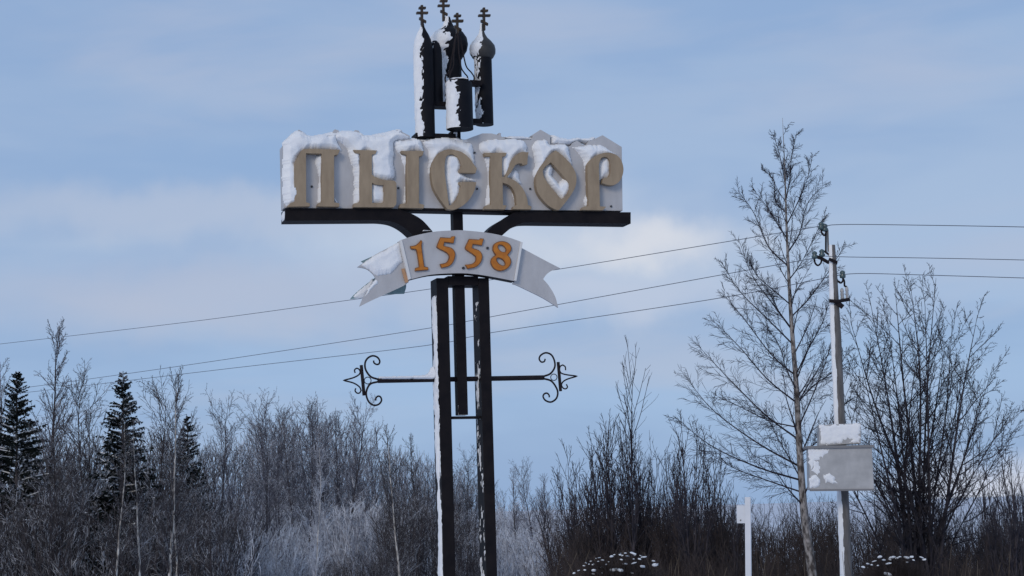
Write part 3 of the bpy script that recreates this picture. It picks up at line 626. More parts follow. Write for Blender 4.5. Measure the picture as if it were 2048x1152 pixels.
def cabinet(name, corners, depth, D, label, rim, seed, snowpolys, holes=()):
    """corners: photo positions of the front face TL, TR, BR, BL at distance D"""
    C = [at(x, y, D) for x, y in corners]; c0 = (C[2]+C[3])/2; root = empty(name, c0); tag(root, label, 'box')
    V = [p-c0 for p in C]; V += [p+np.array([.02, depth, 0]) for p in V]
    b = bevel(MB().add(V, [(3, 2, 1, 0), (4, 5, 6, 7), (0, 1, 5, 4), (1, 2, 6, 5), (2, 3, 7, 6), (3, 0, 4, 7)]).build('body', M_cab, root), .012, 3)
    if rim:
        l, r = V[0], V[1]
        v = [l+(-.03, -.035, -.012), r+(.03, -.035, -.012), r+(.03, -.035, .035), l+(-.03, -.035, .035)]; v += [p+np.array([0, depth+.06, 0]) for p in v]
        bevel(MB().add(v, [(0, 1, 2, 3), (7, 6, 5, 4), (4, 5, 1, 0), (5, 6, 2, 1), (6, 7, 3, 2), (7, 4, 0, 3)]).build('lid', M_cabdark, root), .006)
        l, r = V[3], V[2]
        v = [l+(-.0, -.012, -.02), r+(.0, -.012, -.02), r+(.0, -.012, .012), l+(.0, -.012, .012)]; v += [p+np.array([0, .05, 0]) for p in v]
        MB().add(v, [(0, 1, 2, 3), (7, 6, 5, 4), (4, 5, 1, 0), (5, 6, 2, 1), (6, 7, 3, 2), (7, 4, 0, 3)]).build('bottom_rim', M_cabdark, root)
        dl = [V[0]*.985+V[2]*.015, V[1]*.985+V[3]*.015]
    # snow on the front
    for k, (P, th, st) in enumerate(snowpolys):
        A = np.array(P); x0, y0 = A.min(0)-5; x1, y1 = A.max(0)+5; xs = np.arange(x0, x1, st); ys = np.arange(y0, y1, st); X, Y = np.meshgrid(xs, ys, indexing='ij')
        wx = (NZ(X*.2+seed*11+k, Y*.2, 3)-.5)*7; wy = (NZ(X*.2, Y*.2+seed*13, 3)-.5)*7
        m = inside(P, X+wx, Y+wy)
        for h in holes: m &= ~inside(h, X+wx, Y+wy)
        dist = np.zeros(X.shape); e = m.copy()
        for q in range(6):
            dist += e; f = e.copy(); f[1:] &= e[:-1]; f[:-1] &= e[1:]; f[:, 1:] &= e[:, :-1]; f[:, :-1] &= e[:, 1:]; e = f
        dil = m.copy(); dil[1:] |= m[:-1]; dil[:-1] |= m[1:]; d2 = dil.copy(); d2[:, 1:] |= dil[:, :-1]; d2[:, :-1] |= dil[:, 1:]; dil = d2
        nz = NZ(X*.12+seed, Y*.12+k*7, 4); hh = np.where(m, th*np.clip(dist/4, 0, 1)**.6*(.4+1.2*nz), -.006)
        for reg in regions(dil):
          idx = -np.ones(X.shape, int); idx[reg] = np.arange(reg.sum())
          V2 = np.array([at(a, b2, D)-c0 for a, b2 in zip(X[reg], Y[reg])]); V2[:, 1] -= hh[reg]
          q4 = np.stack([idx[:-1, :-1], idx[:-1, 1:], idx[1:, 1:], idx[1:, :-1]], -1).reshape(-1, 4); q4 = q4[(q4 >= 0).all(1)]
          if len(q4) > 12: obj('snow', mesh_np('snow', V2, q4, True), M_snow, root)
    return root
zc = zt(1440, 820, 1249/360)
cabinet('meter_box', [(1618, 896), (1744, 894), (1748.5, 979), (1620, 980)], .42, DP-.62, 'large beige metal box with patchy snow mounted on the utility pole', True, 3,
        [(zc([(612, 268), (760, 270), (740, 300), (690, 340), (660, 350), (640, 400), (625, 420)]), .008, 1.2), (zc([(655, 350), (690, 360), (695, 410), (680, 450), (640, 420)]), .008, 1.2),
         (zc([(622, 470), (670, 450), (695, 480), (690, 520), (640, 545), (625, 540)]), .025, 1.2), (zc([(722, 450), (760, 440), (790, 470), (815, 505), (790, 510), (760, 500), (728, 505)]), .025, 1.2)])
cabinet('switch_box', [(1639, 850), (1722, 846), (1722, 887), (1638, 892)], .34, DP-.56, 'smaller snow-plastered box directly above the large beige one on the pole', False, 6,
        [(zc([(696, 108), (970, 98), (968, 226), (698, 238)]), .012, 1.2)], [zc([(838, 240), (855, 205), (885, 195), (920, 205), (900, 225), (868, 232)]), zc([(715, 246), (750, 235), (765, 246)])])

def wire(P, D0, D1, r, label):
    """P: photo positions along the wire, distance runs evenly from D0 to D1"""
    A = [np.array(p, float) for p in P]; L = np.cumsum([0]+[np.linalg.norm(A[i+1]-A[i]) for i in range(len(A)-1)]); pts = []
    for s in np.linspace(0, 1, 40):
        x = s*L[-1]; i = min(np.searchsorted(L, x, 'right')-1, len(A)-2); t = (x-L[i])/(L[i+1]-L[i])
        # smooth interpolation through the traced points
        p0 = A[max(i-1, 0)]; p1 = A[i]; p2 = A[i+1]; p3 = A[min(i+2, len(A)-1)]
        q = .5*((2*p1)+(-p0+p2)*t+(2*p0-5*p1+4*p2-p3)*t*t+(-p0+3*p1-3*p2+p3)*t**3)
        pts.append(at(q[0], q[1], 1/((1-s)/D0+s/D1)))
    o0 = pts[0]; o = MB().tube([p-o0 for p in pts], r, 6).build('power_line', M_wire); o.location = o0
    tag(o, label, 'power line', 'power lines at the utility pole'); return o
wire([(1642, 452), (1480, 479), (1120, 538), (860, 578), (700, 600), (400, 641), (0, 688), (-140, 703)], DP, 55, .0065, 'uppermost power line running from the pole to the left behind the ribbon')
wire([(1630, 516), (1480, 543), (985, 633), (860, 656), (450, 719), (105, 768), (-140, 799)], DP, 55, .0065, 'middle power line running from the pole leftward past the sign posts')
wire([(1685, 549), (1440, 596), (985, 665), (860, 690), (450, 738), (105, 779), (-140, 806)], DP, 55, .0065, 'lowest power line running from the pole leftward past the sign posts')
wire([(1645, 455), (1680, 449), (1850, 450.5), (2048, 454), (2180, 458)], DP, DP-3, .0065, 'uppermost power line running from the pole to the right edge')
wire([(1645, 512), (1700, 514), (1850, 516), (2048, 520), (2180, 524)], DP, DP-3, .0065, 'middle power line running from the pole to the right edge')
wire([(1685, 549), (1735, 547), (1880, 551), (2048, 556), (2180, 561)], DP, DP-3, .0065, 'lowest power line running from the pole to the right edge')

def white_post():
    D = 21.; b = at(1491.5, 1152, D); g = gz(b[0], D); root = empty('marker_post', (b[0], b[1], g), R(-12)); root.rotation_euler = (0, R(2.1), R(-12)); tag(root, 'thin white roadside post with a small white plate at its top', 'post')
    zt_ = at(1493, 994, D)[2]-g; r = .034; MBx = MB()
    bevel(MBx.box(-r, r, -.03, .03, -.3, zt_).build('post', M_white, root), .006)
    z0 = at(1480, 1047, D)[2]-g; z1 = at(1480, 1011, D)[2]-g
    pl = bevel(MB().box(-r-.095, -r+.001, -.012, .004, z0, z1).build('plate', M_white, root), .004)
    MB().tube([(-r-.05, -.013, z0+.035), (-r-.05, -.02, z0+.035)], .008, 8).build('bolt', M_bolt, pl)
white_post()

# ------------------------------------------------------------------ vegetation
def unit(v): return v/(np.linalg.norm(v, axis=-1, keepdims=True)+1e-9)
def grow(P0, D0, L, K, up, wob, rng):
    """grow all branches of one level together: polylines (N, K+1, 3)"""
    n = len(P0); out_ = np.empty((n, K+1, 3)); out_[:, 0] = P0; d = unit(D0); p = P0.copy(); st = (L/K)[:, None]
    for i in range(K):
        d = unit(d + rng.normal(0, wob, (n, 3)) + np.array([0, 0, 1.])*up); p = p + d*st; out_[:, i+1] = p
    return out_
def spawn(pl, L, per, t0, t1, ang, angv, ratio, rng, fall=.6, minr=.15):
    """children along parents -> start, direction, length, parameter"""
    n, K1, _ = pl.shape; K = K1-1; idx = np.repeat(np.arange(n), per); m = len(idx)
    t = t0+(t1-t0)*((np.tile(np.arange(per), n)+rng.random(m))/per); s = np.clip(t*K, 0, K-1e-4); i = s.astype(int); f = (s-i)[:, None]
    a = pl[idx, i]; b = pl[idx, i+1]; p = a+(b-a)*f; tan = unit(b-a)
    r = rng.normal(size=(m, 3)); side = unit(r-tan*(r*tan).sum(1, keepdims=True)); an = np.radians(ang+rng.normal(0, angv, m))[:, None]
    d = tan*np.cos(an)+side*np.sin(an); ln = L[idx]*ratio*np.maximum(minr, 1-fall*t)*rng.uniform(.65, 1.25, m)
    return p, d, ln, t, idx
def tubes(pl, r0, r1, sides, point=False):
    """polylines (N,K+1,3), radii at both ends -> verts, quads"""
    n, K1, _ = pl.shape; t = np.empty_like(pl); t[:, 1:-1] = pl[:, 2:]-pl[:, :-2]; t[:, 0] = pl[:, 1]-pl[:, 0]; t[:, -1] = pl[:, -1]-pl[:, -2]; t = unit(t)
    ref = np.where(np.abs(t[..., 2:3]) < .85, np.array([0, 0, 1.]), np.array([1., 0, 0])); a = unit(np.cross(t, ref)); b = np.cross(a, t)
    f = np.linspace(0, 1, K1)[None]; rad = (np.asarray(r0)[:, None]*(1-f)+np.asarray(r1)[:, None]*f)[..., None]
    q = 2*np.pi*np.arange(sides)/sides
    V = pl[:, :, None]+rad[:, :, None]*(np.cos(q)[:, None]*a[:, :, None]+np.sin(q)[:, None]*b[:, :, None])
    base = (np.arange(n)[:, None, None]*K1+np.arange(K1-1)[None, :, None])*sides; k = np.arange(sides)[None, None]; k2 = (k+1) % sides
    F = np.stack([base+k, base+k2, base+sides+k2, base+sides+k], -1).reshape(-1, 4)
    if not point: return V.reshape(-1, 3), F
    # twigs that run out into a single point
    F3 = F.reshape(n, K1-1, sides, 4); body = F3[:, :-1].reshape(-1, 4); last = F3[:, -1]
    tip = last[:, :, 3].copy(); tip[:] = tip[:, :1]; V[:, -1, 0] = pl[:, -1]
    tri = np.stack([last[..., 0], last[..., 1], tip], -1).reshape(-1, 3)
    return V.reshape(-1, 3), np.concatenate([to_tri(body), tri]) if len(body) else tri
def to_tri(F): return F if F.shape[1] == 3 else np.concatenate([F[:, [0, 1, 2]], F[:, [0, 2, 3]]])
def join(parts):
    if any(f.shape[1] == 3 for v, f in parts): parts = [(v, to_tri(f)) for v, f in parts]
    V = []; F = []; o = 0
    for v, f in parts: V.append(v); F.append(f+o); o += len(v)
    return np.concatenate(V), np.concatenate(F)

def tree_geo(rng, h, trunk=None, r=.06, stems=1, spread=0., n1=34, a1=42, l1=.33, n2=9, l2=.4, n3=6, l3=.45, up1=.05, up2=.03, up3=-.02, t0=.22, fall1=.75, wob=.06, a2=38, a3=40, tipr=.0028, r1k=.32, K0=18, lvl=3, s1=4, lite=False):
    """bare tree: returns (trunk parts), (crown parts)"""
    if trunk is None:
        P0 = np.zeros((stems, 3)); az = rng.uniform(0, 2*np.pi, stems); P0[:, 0] = np.cos(az)*spread*.12*h*.1; P0[:, 1] = np.sin(az)*spread*.12*h*.1
        D = np.stack([np.cos(az)*spread*rng.uniform(.2, 1, stems), np.sin(az)*spread*rng.uniform(.2, 1, stems), np.ones(stems)], -1)
        Ls = h*rng.uniform(.72, 1, stems) if stems > 1 else np.array([h]); T = grow(P0, D, Ls, K0, .035 if stems > 1 else .08, wob*.5, rng)
    else: T = trunk; Ls = np.full(len(T), h)
    rs = r*(.6+.5*rng.random(len(T))) if len(T) > 1 else np.array([r])
    tp = [tubes(T, rs, np.full(len(T), tipr), 3 if lite else 8 if stems == 1 else 6)]
    p, d, l, t, ix = spawn(T, Ls, n1, t0, .98, a1, 7, l1, rng, fall1)
    B1 = grow(p, d, l, (2 if stems > 1 else 3) if lite else 8, up1*(2 if lite else 1), wob, rng); R1 = np.maximum(rs[ix]*(1-t)*r1k+tipr*1.2, tipr*1.5); cp = [tubes(B1, R1, np.full(len(l), tipr), s1)]
    if lvl >= 2:
        p, d, l, t, ix = spawn(B1, l, n2, .12, .98, a2, 9, l2, rng, .55); B2 = grow(p, d, l, 1 if lite else 4, up2, wob*1.3, rng)
        R2 = np.maximum(R1[ix]*(1-t)*.5, tipr*1.1)*(1.35 if lite else 1); cp.append(tubes(B2, R2, np.full(len(l), tipr*.8), 3, lite))
    if lvl >= 3:
        p, d, l, t, ix = spawn(B2, l, n3, .1, 1., a3, 10, l3, rng, .5); B3 = grow(p, d, l, 2, up3*1.4, wob*1.6, rng)
        cp.append(tubes(B3, np.full(len(l), tipr*1.1), np.full(len(l), tipr*.9), 3, True))
    return join(tp), join(cp)

M_birch = bark('birch_bark', (.07, .06, .055), (.36, .33, .31), 0, 3.5, (6, 6, 2.2), .1)
M_birch_twig = bark('birch_twigs', (.022, .021, .032), (.048, .041, .050), 0, 6, None, .1)
M_willow = bark('willow_bark', (.028, .027, .037), (.065, .056, .062), 0, 5, None, .15)
M_pale = bark('pale_trunk', (.22, .20, .185), (.60, .57, .53), 0, 3., (4, 4, 1.6), .15)
M_grey_twig = bark('rimed_twigs', (.055, .054, .070), (.115, .108, .125), .46, 4, None, .25)
M_frost_twig = bark('frosted_twigs', (.15, .15, .18), (.40, .40, .44), .92, 4, None, .25)
M_brown = bark('brown_brush', (.034, .027, .026), (.072, .056, .052), .0, 3, None, .2)
M_darkbrush = bark('dark_brush', (.036, .032, .036), (.080, .071, .074), .36, 3, None, .2)
M_straw = bark('dry_straw', (.10, .075, .055), (.20, .16, .12), .1, 3, None, .2)
M_needle = bark('spruce_needles', (.006, .009, .009), (.016, .021, .018), .24, 3, None, .15, (.62, .65, .72))

def place_tree(name, label, cat, geo_t, geo_c, loc, mt, mc, group=None, rz=0, s=1.):
    root = empty(name, loc, rz); root.scale = (s, s, s); tag(root, label, cat, group)
    me_t = geo_t if isinstance(geo_t, bpy.types.Mesh) else mesh_np('trunk', *geo_t, True); me_c = geo_c if isinstance(geo_c, bpy.types.Mesh) else mesh_np('crown', *geo_c, True)
    obj('trunk', me_t, mt, root); obj('crown', me_c, mc, root); return root

# big birch in front of the pole
def big_birch():
    rng = np.random.default_rng(25); D = 33.; pts = [(1633, 1230), (1625, 1152), (1612, 1060), (1605, 985), (1598, 880), (1593, 780), (1584, 660), (1578, 560), (1573, 450), (1570, 350), (1565, 236)]
    W = np.array([at(x, y, D+(.15*math.sin(i*1.3))) for i, (x, y) in enumerate(pts)]); g = gz(W[0][0], D); W[0][2] = g-.2; o = np.array([W[0][0], W[0][1], g])
    c = curve_pts([np.array(p) for p in W-o], False, 4, 80); T = np.array(c)[None]; h = W[-1][2]-g
    t, cr = tree_geo(rng, h, T, r=.095, n1=26, a1=40, l1=.22, n2=8, l2=.40, n3=7, l3=.42, up1=.05, up2=.02, up3=-.04, t0=.26, fall1=.9, wob=.06, tipr=.003, r1k=.25)
    # main limbs
    LIMB = [((1603, 965), (1348, 832)), ((1606, 985), (1415, 905)), ((1600, 930), (1372, 755)), ((1598, 880), (1395, 690)), ((1597, 860), (1430, 790)), ((1593, 800), (1425, 640)), ((1590, 760), (1445, 585)), ((1585, 690), (1440, 520)),
            ((1582, 650), (1478, 480)), ((1580, 610), (1500, 520)), ((1576, 545), (1475, 380)), ((1573, 480), (1502, 372)), ((1571, 420), (1522, 335)), ((1568, 370), (1545, 268)), ((1604, 905), (1700, 800)), ((1598, 850), (1668, 660)),
            ((1595, 800), (1700, 690)), ((1590, 735), (1668, 570)), ((1583, 645), (1690, 490)), ((1580, 570), (1650, 430)), ((1575, 500), (1652, 365)), ((1572, 440), (1626, 308)), ((1570, 400), (1594, 262)), ((1592, 780), (1520, 640)), ((1604, 950), (1530, 820))]
    B = []; LL = []; RR = []
    for a, e in LIMB:
        s = at(*a, D)-o; k = int(np.argmin(np.abs(T[0][:, 2]-s[2]))); s = T[0][k]; f = at(*e, D+rng.uniform(-1.1, 1.1))-o
        m1 = s+(f-s)*.35+np.array([0, 0, -.05*np.linalg.norm(f-s)])+rng.normal(0, .04, 3); m2 = s+(f-s)*.7+np.array([0, 0, -.035*np.linalg.norm(f-s)])+rng.normal(0, .06, 3)
        B.append(curve_pts([s, m1, m2, f], False, 4, 120)); LL.append(np.linalg.norm(f-s)); RR.append(.006+.0085*np.linalg.norm(f-s)*.6)
    B = np.array(B); LL = np.array(LL); RR = np.array(RR); ex = [tubes(B, RR, np.full(len(RR), .003), 5)]
    pp, dd, l, tt, ix = spawn(B, LL, 26, .10, .98, 33, 9, .33, rng, .62); B2 = grow(pp, dd, l, 6, .02, .09, rng); ex.append(tubes(B2, np.maximum(RR[ix]*(1-tt)*.34, .0031), np.full(len(l), .0024), 3))
    pp, dd, l, tt, ix = spawn(B2, l, 13, .1, 1., 38, 10, .46, rng, .5); B3 = grow(pp, dd, l, 2, -.07, .1, rng); ex.append(tubes(B3, np.full(len(l), .0031), np.full(len(l), .003), 3, True))
    cr = join([cr]+ex)
    place_tree('birch_tree', 'tall bare birch with pale trunk standing just left of the utility pole', 'tree', t, cr, o, M_birch, M_birch_twig)
big_birch()
# many-stemmed willow right of the pole
def willow():
    rng = np.random.default_rng(8); D = 36.; b = at(1838, 1120, D); g = gz(b[0], D)
    n = 21; tops = [(1700, 640), (1738, 590), (1790, 575), (1820, 560), (1872, 556), (1905, 640), (1955, 630), (1985, 735), (2030, 815), (1680, 760), (1760, 700), (1850, 610), (1930, 720), (2010, 880), (1655, 850), (1720, 720), (1775, 640), (1890, 690), (1960, 800), (1835, 700), (1800, 780)]
    S = []
    for i, (x, y) in enumerate(tops):
        e = at(x, y, D+rng.uniform(-1.2, 1.2)); s = np.array([b[0]+rng.uniform(-.3, .3), b[1]+rng.uniform(-.3, .3), g-.1])
        m1 = s+(e-s)*.35+np.array([-(e[0]-s[0])*.12, 0, .25])+rng.normal(0, .05, 3); m2 = s+(e-s)*.7+np.array([-(e[0]-s[0])*.05, 0, .12])+rng.normal(0, .07, 3)
        c = curve_pts([s, m1, m2, e], False, 5, 100); S.append(c)
    o = np.array([b[0], b[1], g]); T = np.array(S)-o
    t, cr = tree_geo(rng, 5.6, T, r=.044, stems=n, n1=18, a1=38, l1=.29, n2=9, l2=.42, n3=5, l3=.42, up1=.05, up2=.03, up3=.02, t0=.22, fall1=.6, wob=.08, tipr=.0034, r1k=.45)
    place_tree('willow_tree', 'wide many-stemmed bare willow fanning out right of the utility pole', 'tree', t, cr, o, M_willow, M_willow)
willow()

# leafless saplings right of the sign
def sapling(x, ytop, D, label, stems, seed, spread=.12, r=.03, **kw):
    rng = np.random.default_rng(seed); e = at(x, ytop, D); g = gz(e[0], D); h = e[2]-g
    a = dict(r=r, stems=stems, spread=spread, n1=15, a1=24, l1=.26, n2=5, l2=.42, lvl=2, up1=.06, up2=.04, t0=.2, fall1=.55, wob=.05, tipr=.0042, r1k=.5, K0=12); a.update(kw)
    t, c = tree_geo(rng, h, None, **a); place_tree('sapling', label, 'tree', t, c, (e[0], e[1], g), M_willow, M_willow, 'bare saplings right of the sign')
sapling(1246, 742, 40, 'tallest bare sapling in the brush right of the sign', 1, 21, n1=26, a1=22, l1=.34)
sapling(1205, 812, 41, 'many-stemmed bare sapling just left of the tallest one', 9, 22)
sapling(1168, 880, 42, 'low bushy sapling at the left end of the brown brush', 10, 23, spread=.2)
sapling(1290, 820, 42, 'bare sapling just right of the tallest one', 6, 24)
sapling(1335, 860, 41, 'bare sapling midway between the tallest sapling and the birch', 7, 25)
sapling(1375, 850, 39, 'bare sapling left of the white roadside post', 6, 26)
sapling(1418, 880, 42, 'thin bare sapling above the white roadside post', 6, 27)
sapling(1128, 945, 44, 'lowest bare sapling at the foot of the snowy gap', 9, 28, spread=.3)
sapling(1452, 930, 38, 'slender sapling close behind the small white plate', 2, 31)
sapling(2020, 900, 34, 'bare sapling rising at the far right edge under the wires', 5, 29, spread=.1)
sapling(1985, 935, 36, 'bare sapling beside the willow near the right edge', 4, 30, spread=.15)

# ---- spruces
def spruce_geo(seed, h, w, nb=150, droop=.5):
    rng = np.random.default_rng(seed); T = np.zeros((1, 15, 3)); T[0, :, 2] = np.linspace(0, h, 15); T[0, :, :2] += rng.normal(0, .02, (15, 2))
    tr = tubes(T, np.array([.11]), np.array([.012]), 6)
    t = np.sort(rng.random(nb)**.85)*.97+.02; z = t*h; az = rng.uniform(0, 2*np.pi, nb); L = w*(1-t)**.78*rng.uniform(.6, 1.15, nb)+.05
    P = np.stack([np.zeros(nb), np.zeros(nb), z], -1); el = -.25+.9*t; D = np.stack([np.cos(az), np.sin(az), el], -1)
    B = grow(P, D, L, 6, -.05, .07, rng); B[:, 4:, 2] += (L*.06)[:, None]*np.array([.3, .7, 1.2])
    br = tubes(B, .018*(1-t)+.008, np.full(nb, .004), 3)
    # needle sprays: drooping flat twigs along every branch, each a thin tapered blade pair
    per = 42; idx = np.repeat(np.arange(nb), per); m = len(idx); s = rng.uniform(.15, 1, m)*6; i = np.minimum(s.astype(int), 5); f = (s-i)[:, None]
    a = B[idx, i]; b = B[idx, i+1]; p = a+(b-a)*f; tan = unit(b-a); side = unit(np.cross(tan, np.array([0, 0, 1.])))*np.where(rng.random(m) < .5, -1, 1)[:, None]
    d = unit(tan*.7+side*rng.uniform(.2, 1, m)[:, None]+np.array([0, 0, -1.])*rng.uniform(-.25, droop*3, m)[:, None]); ln = (.05+.27*(1-t[idx]))*rng.uniform(.6, 1.3, m)
    wv = unit(np.cross(d, rng.normal(size=(m, 3))))*(.016+.055*(1-t[idx]))[:, None]
    e = p+d*ln[:, None]; mid = p+d*(ln*.45)[:, None]
    V = np.stack([p, mid+wv, e, mid-wv], 1).reshape(-1, 3); F = np.arange(m*4).reshape(-1, 4)
    # snow pads resting along the upper side of some branches
    sel = rng.choice(nb, int(nb*.2), replace=False); SB = B[sel][:, 1:6]+np.array([0, 0, .035]); sn = tubes(SB, .010+.036*(1-t[sel]), .006+.022*(1-t[sel]), 5)
    return join([tr]), join([br, (V, F)]), sn
def spruce(x, ytop, D, w, seed, label, nb=150):
    e = at(x, ytop, D); g = gz(e[0], D); tr, cr, sn = spruce_geo(seed, e[2]-g, w, nb); root = empty('spruce_tree', (e[0], e[1], g), seed); tag(root, label, 'tree', 'spruces in the left wood')
    obj('trunk', mesh_np('trunk', *tr), M_darkbrush, root); c = obj('crown', mesh_np('crown', *cr), M_needle, root); tag(obj('snow', mesh_np('snow', *sn, True), M_snow, c), kind='stuff')
spruce(34, 742, 62, 2.7, 41, 'broad dark spruce at the far left edge with drooping snowy boughs', 430)
spruce(246, 742, 60, 2.15, 42, 'tall pointed snowy spruce standing left of the pale birch trunk', 460)
spruce(375, 828, 74, 1.7, 43, 'slim narrow-topped spruce at the right end of the left wood', 300)

# ---- trees of the wood behind: a few shapes, each tree its own object
def variant(seed, h, **kw):
    t, c = tree_geo(np.random.default_rng(seed), h, None, **kw); return mesh_np('trunk', *t, True), mesh_np('crown', *c, True), h
VAR = {
 'birch': [variant(s, 8., r=.075, n1=48, a1=30, l1=.24, n2=9, l2=.42, n3=3, l3=.5, lvl=3, t0=.30, fall1=.75, tipr=.005, up1=.04, up3=-.08, wob=.08) for s in (51, 52, 53)],
 'alder': [variant(s, 8., r=.07, n1=50, a1=40, l1=.31, n2=9, l2=.45, n3=3, l3=.5, lvl=3, t0=.24, fall1=.5, tipr=.006, up1=.07, wob=.1) for s in (54, 55, 56)],
}
TREES = [  # photo x, top y, distance, kind, twig material, trunk material, lean, label
 (76, 664, 70, 'birch', 'g', 'd', 'tall rimed birch rising above the spruce at the left edge'),
 (5, 735, 76, 'birch', 'g', 'd', 'rimed birch cut by the left edge of the picture'),
 (165, 785, 66, 'alder', 'd', 'd', 'dark bare tree between the two largest spruces'),
 (125, 850, 60, 'alder', 'd', 'd', 'low dark tree right of the broad edge spruce'),
 (228, 860, 50, 'birch', 'd', 'p', 'thin birch with pale trunk in front of the pointed spruce'),
 (279, 875, 51, 'birch', 'd', 'p', 'thin pale-trunked birch just right of the pointed spruce'),
 (326, 758, 50, 'birch', 'd', 'p', 'tall birch with the brightest mottled trunk in the left wood'),
 (300, 800, 68, 'alder', 'd', 'd', 'bare tree behind the bright-trunked birch on its left'),
 (352, 880, 52, 'birch', 'd', 'p', 'small pale-trunked birch under the slim spruce'),
 (432, 838, 84, 'alder', 'g', 'd', 'rimed tree just right of the slim spruce'),
 (470, 868, 92, 'birch', 'g', 'd', 'lower rimed tree in the dip before the middle wood'),
 (545, 826, 104, 'alder', 'g', 'd', 'leftmost tall tree of the middle wood'),
 (590, 830, 108, 'birch', 'g', 'd', 'second tall tree from the left of the middle wood'),
 (640, 832, 110, 'alder', 'g', 'd', 'tall tree at the centre of the middle wood'),
 (690, 834, 106, 'alder', 'g', 'd', 'round-crowned tree at the right end of the middle wood'),
 (715, 850, 112, 'birch', 'g', 'd', 'drooping tree closing the middle wood on its right'),
 (565, 842, 112, 'alder', 'g', 'd', 'rimed tree between the first and second tall trees of the middle wood'),
 (614, 838, 106, 'alder', 'g', 'd', 'rimed tree left of the centre of the middle wood'),
 (665, 836, 114, 'birch', 'g', 'd', 'rimed tree right of the centre of the middle wood'),
 (520, 862, 100, 'alder', 'g', 'd', 'lower rimed tree at the left foot of the middle wood'),
 (400, 865, 80, 'alder', 'd', 'd', 'dark tree directly right of the slim spruce tip'),
 (195, 830, 70, 'birch', 'd', 'd', 'dark bare tree touching the pointed spruce on its left'),
 (627, 905, 55, 'birch', 'f', 'p', 'slender birch with pale trunk before the middle wood'),
 (770, 862, 96, 'birch', 'g', 'd', 'thin-topped tree below the left wrought scroll'),
 (802, 868, 56, 'birch', 'd', 'p', 'pale-trunked birch left of the snow-lined sign post'),
 (838, 880, 94, 'birch', 'd', 'd', 'dark tree close to the left side of the sign posts'),
 (905, 905, 96, 'birch', 'd', 'd', 'tree seen between the two sign posts, on the left'),
 (935, 925, 98, 'alder', 'd', 'd', 'tree seen between the two sign posts, on the right'),
 (1025, 945, 120, 'birch', 'g', 'd', 'small far tree just right of the sign posts'),
 (1068, 942, 118, 'alder', 'g', 'd', 'small far tree left of the brown brush'),
 (1100, 955, 112, 'birch', 'g', 'd', 'small far tree touching the brown brush on the left'),
]
TW = {'g': M_grey_twig, 'd': M_darkbrush, 'f': M_frost_twig}; TM = {'d': M_darkbrush, 'p': M_pale}
MESHC = {}
def with_mat(me, m):
    k = (me.name, m.name)
    if k not in MESHC: c = me.copy(); c.materials.clear(); c.materials.append(m); MESHC[k] = c
    return MESHC[k]
rng = np.random.default_rng(77)
for k, (x, y, D, kind, tw, tm, label) in enumerate(TREES):
    e = at(x, y, D); g = gz(e[0], D); t, c, h = VAR[kind][k % 3]; s = (e[2]-g)/(h*.97)
    root = place_tree('bare_tree', label, 'tree', with_mat(t, TM[tm]), with_mat(c, TW[tw]), (e[0], e[1], g), None, None, 'trees of the wood behind the sign', rng.uniform(0, 6.28), s)
    root.scale = (s*(.8 if tm == 'p' else .95), s*(.8 if tm == 'p' else .95), s)

# ---- masses nobody could count: far wood, brush, thickets
def scatter(name, label, cat, material, protos, places, parent=None):
    """places: (x, y, z, scale, scale_z, rot, proto)"""
    parts = []
    for x, y, z, s, szz, a, k in places:
        v, f = protos[k]; c, n = math.cos(a), math.sin(a); q = np.empty_like(v); q[:, 0] = (v[:, 0]*c-v[:, 1]*n)*s+x; q[:, 1] = (v[:, 0]*n+v[:, 1]*c)*s+y; q[:, 2] = v[:, 2]*szz+z; parts.append((q, f))
    o = obj(name, mesh_np(name, *join(parts)), material); tag(o, label, cat, kind='stuff'); return o
def wood_proto(seed, **kw):
    a = dict(r=.07, n1=26, a1=34, l1=.30, n2=6, l2=.45, lvl=2, t0=.18, fall1=.55, tipr=.013, up1=.06, wob=.1, K0=5, lite=True); a.update(kw)
    t, c = tree_geo(np.random.default_rng(seed), 1., None, **{**{k_: v_ for k_, v_ in a.items() if k_ != 'tipk'}, 'r': .008, 'tipr': .0010*a.get('tipk', 1.)}); return join([t, c])
WP = [wood_proto(s, s1=3) for s in (61, 62, 63, 64)]
def in_line(xs, ytop_fn, D0, D1, n, rng, hmin=.5, sx=.6):
    res = []
    for _ in range(n):
        x = rng.uniform(*xs); D = rng.uniform(D0, D1); e = at(x, ytop_fn(x)+abs(rng.normal(0, 14)), D); g = gz(e[0], D); h = max(hmin, e[2]-g)
        res.append((e[0], e[1], g, h*rng.uniform(.8, 1.25)*sx/.6, h, rng.uniform(0, 6.28), int(rng.integers(4))))
    return res
rng = np.random.default_rng(90)
prof_x = [0, 60, 120, 160, 250, 330, 400, 440, 480, 520, 560, 620, 690, 730, 770, 840, 880, 940, 990, 1100, 1300, 1700, 2048]
prof_y = [870, 850, 905, 870, 880, 860, 905, 880, 905, 872, 840, 838, 845, 905, 900, 905, 930, 955, 965, 975, 985, 990, 1000]
far = lambda x: float(np.interp(x, prof_x, prof_y))
scatter('far_wood', 'rimed bare wood rising far behind the sign', 'wood', M_grey_twig, WP, in_line((380, 500), far, 90, 130, 26, rng)+in_line((500, 960), far, 120, 170, 160, rng)+in_line((960, 1090), lambda x: far(x)+5, 150, 200, 14, rng))
scatter('distant_brush', 'dark distant brush along the horizon on the right', 'brush', M_willow, WP, in_line((1080, 2120), lambda x: far(x)+2, 90, 160, 110, rng))
scatter('dark_wood', 'dark bare wood filling the left between the spruces', 'wood', M_darkbrush, WP, in_line((-60, 420), lambda x: far(x)+12, 68, 100, 110, rng))
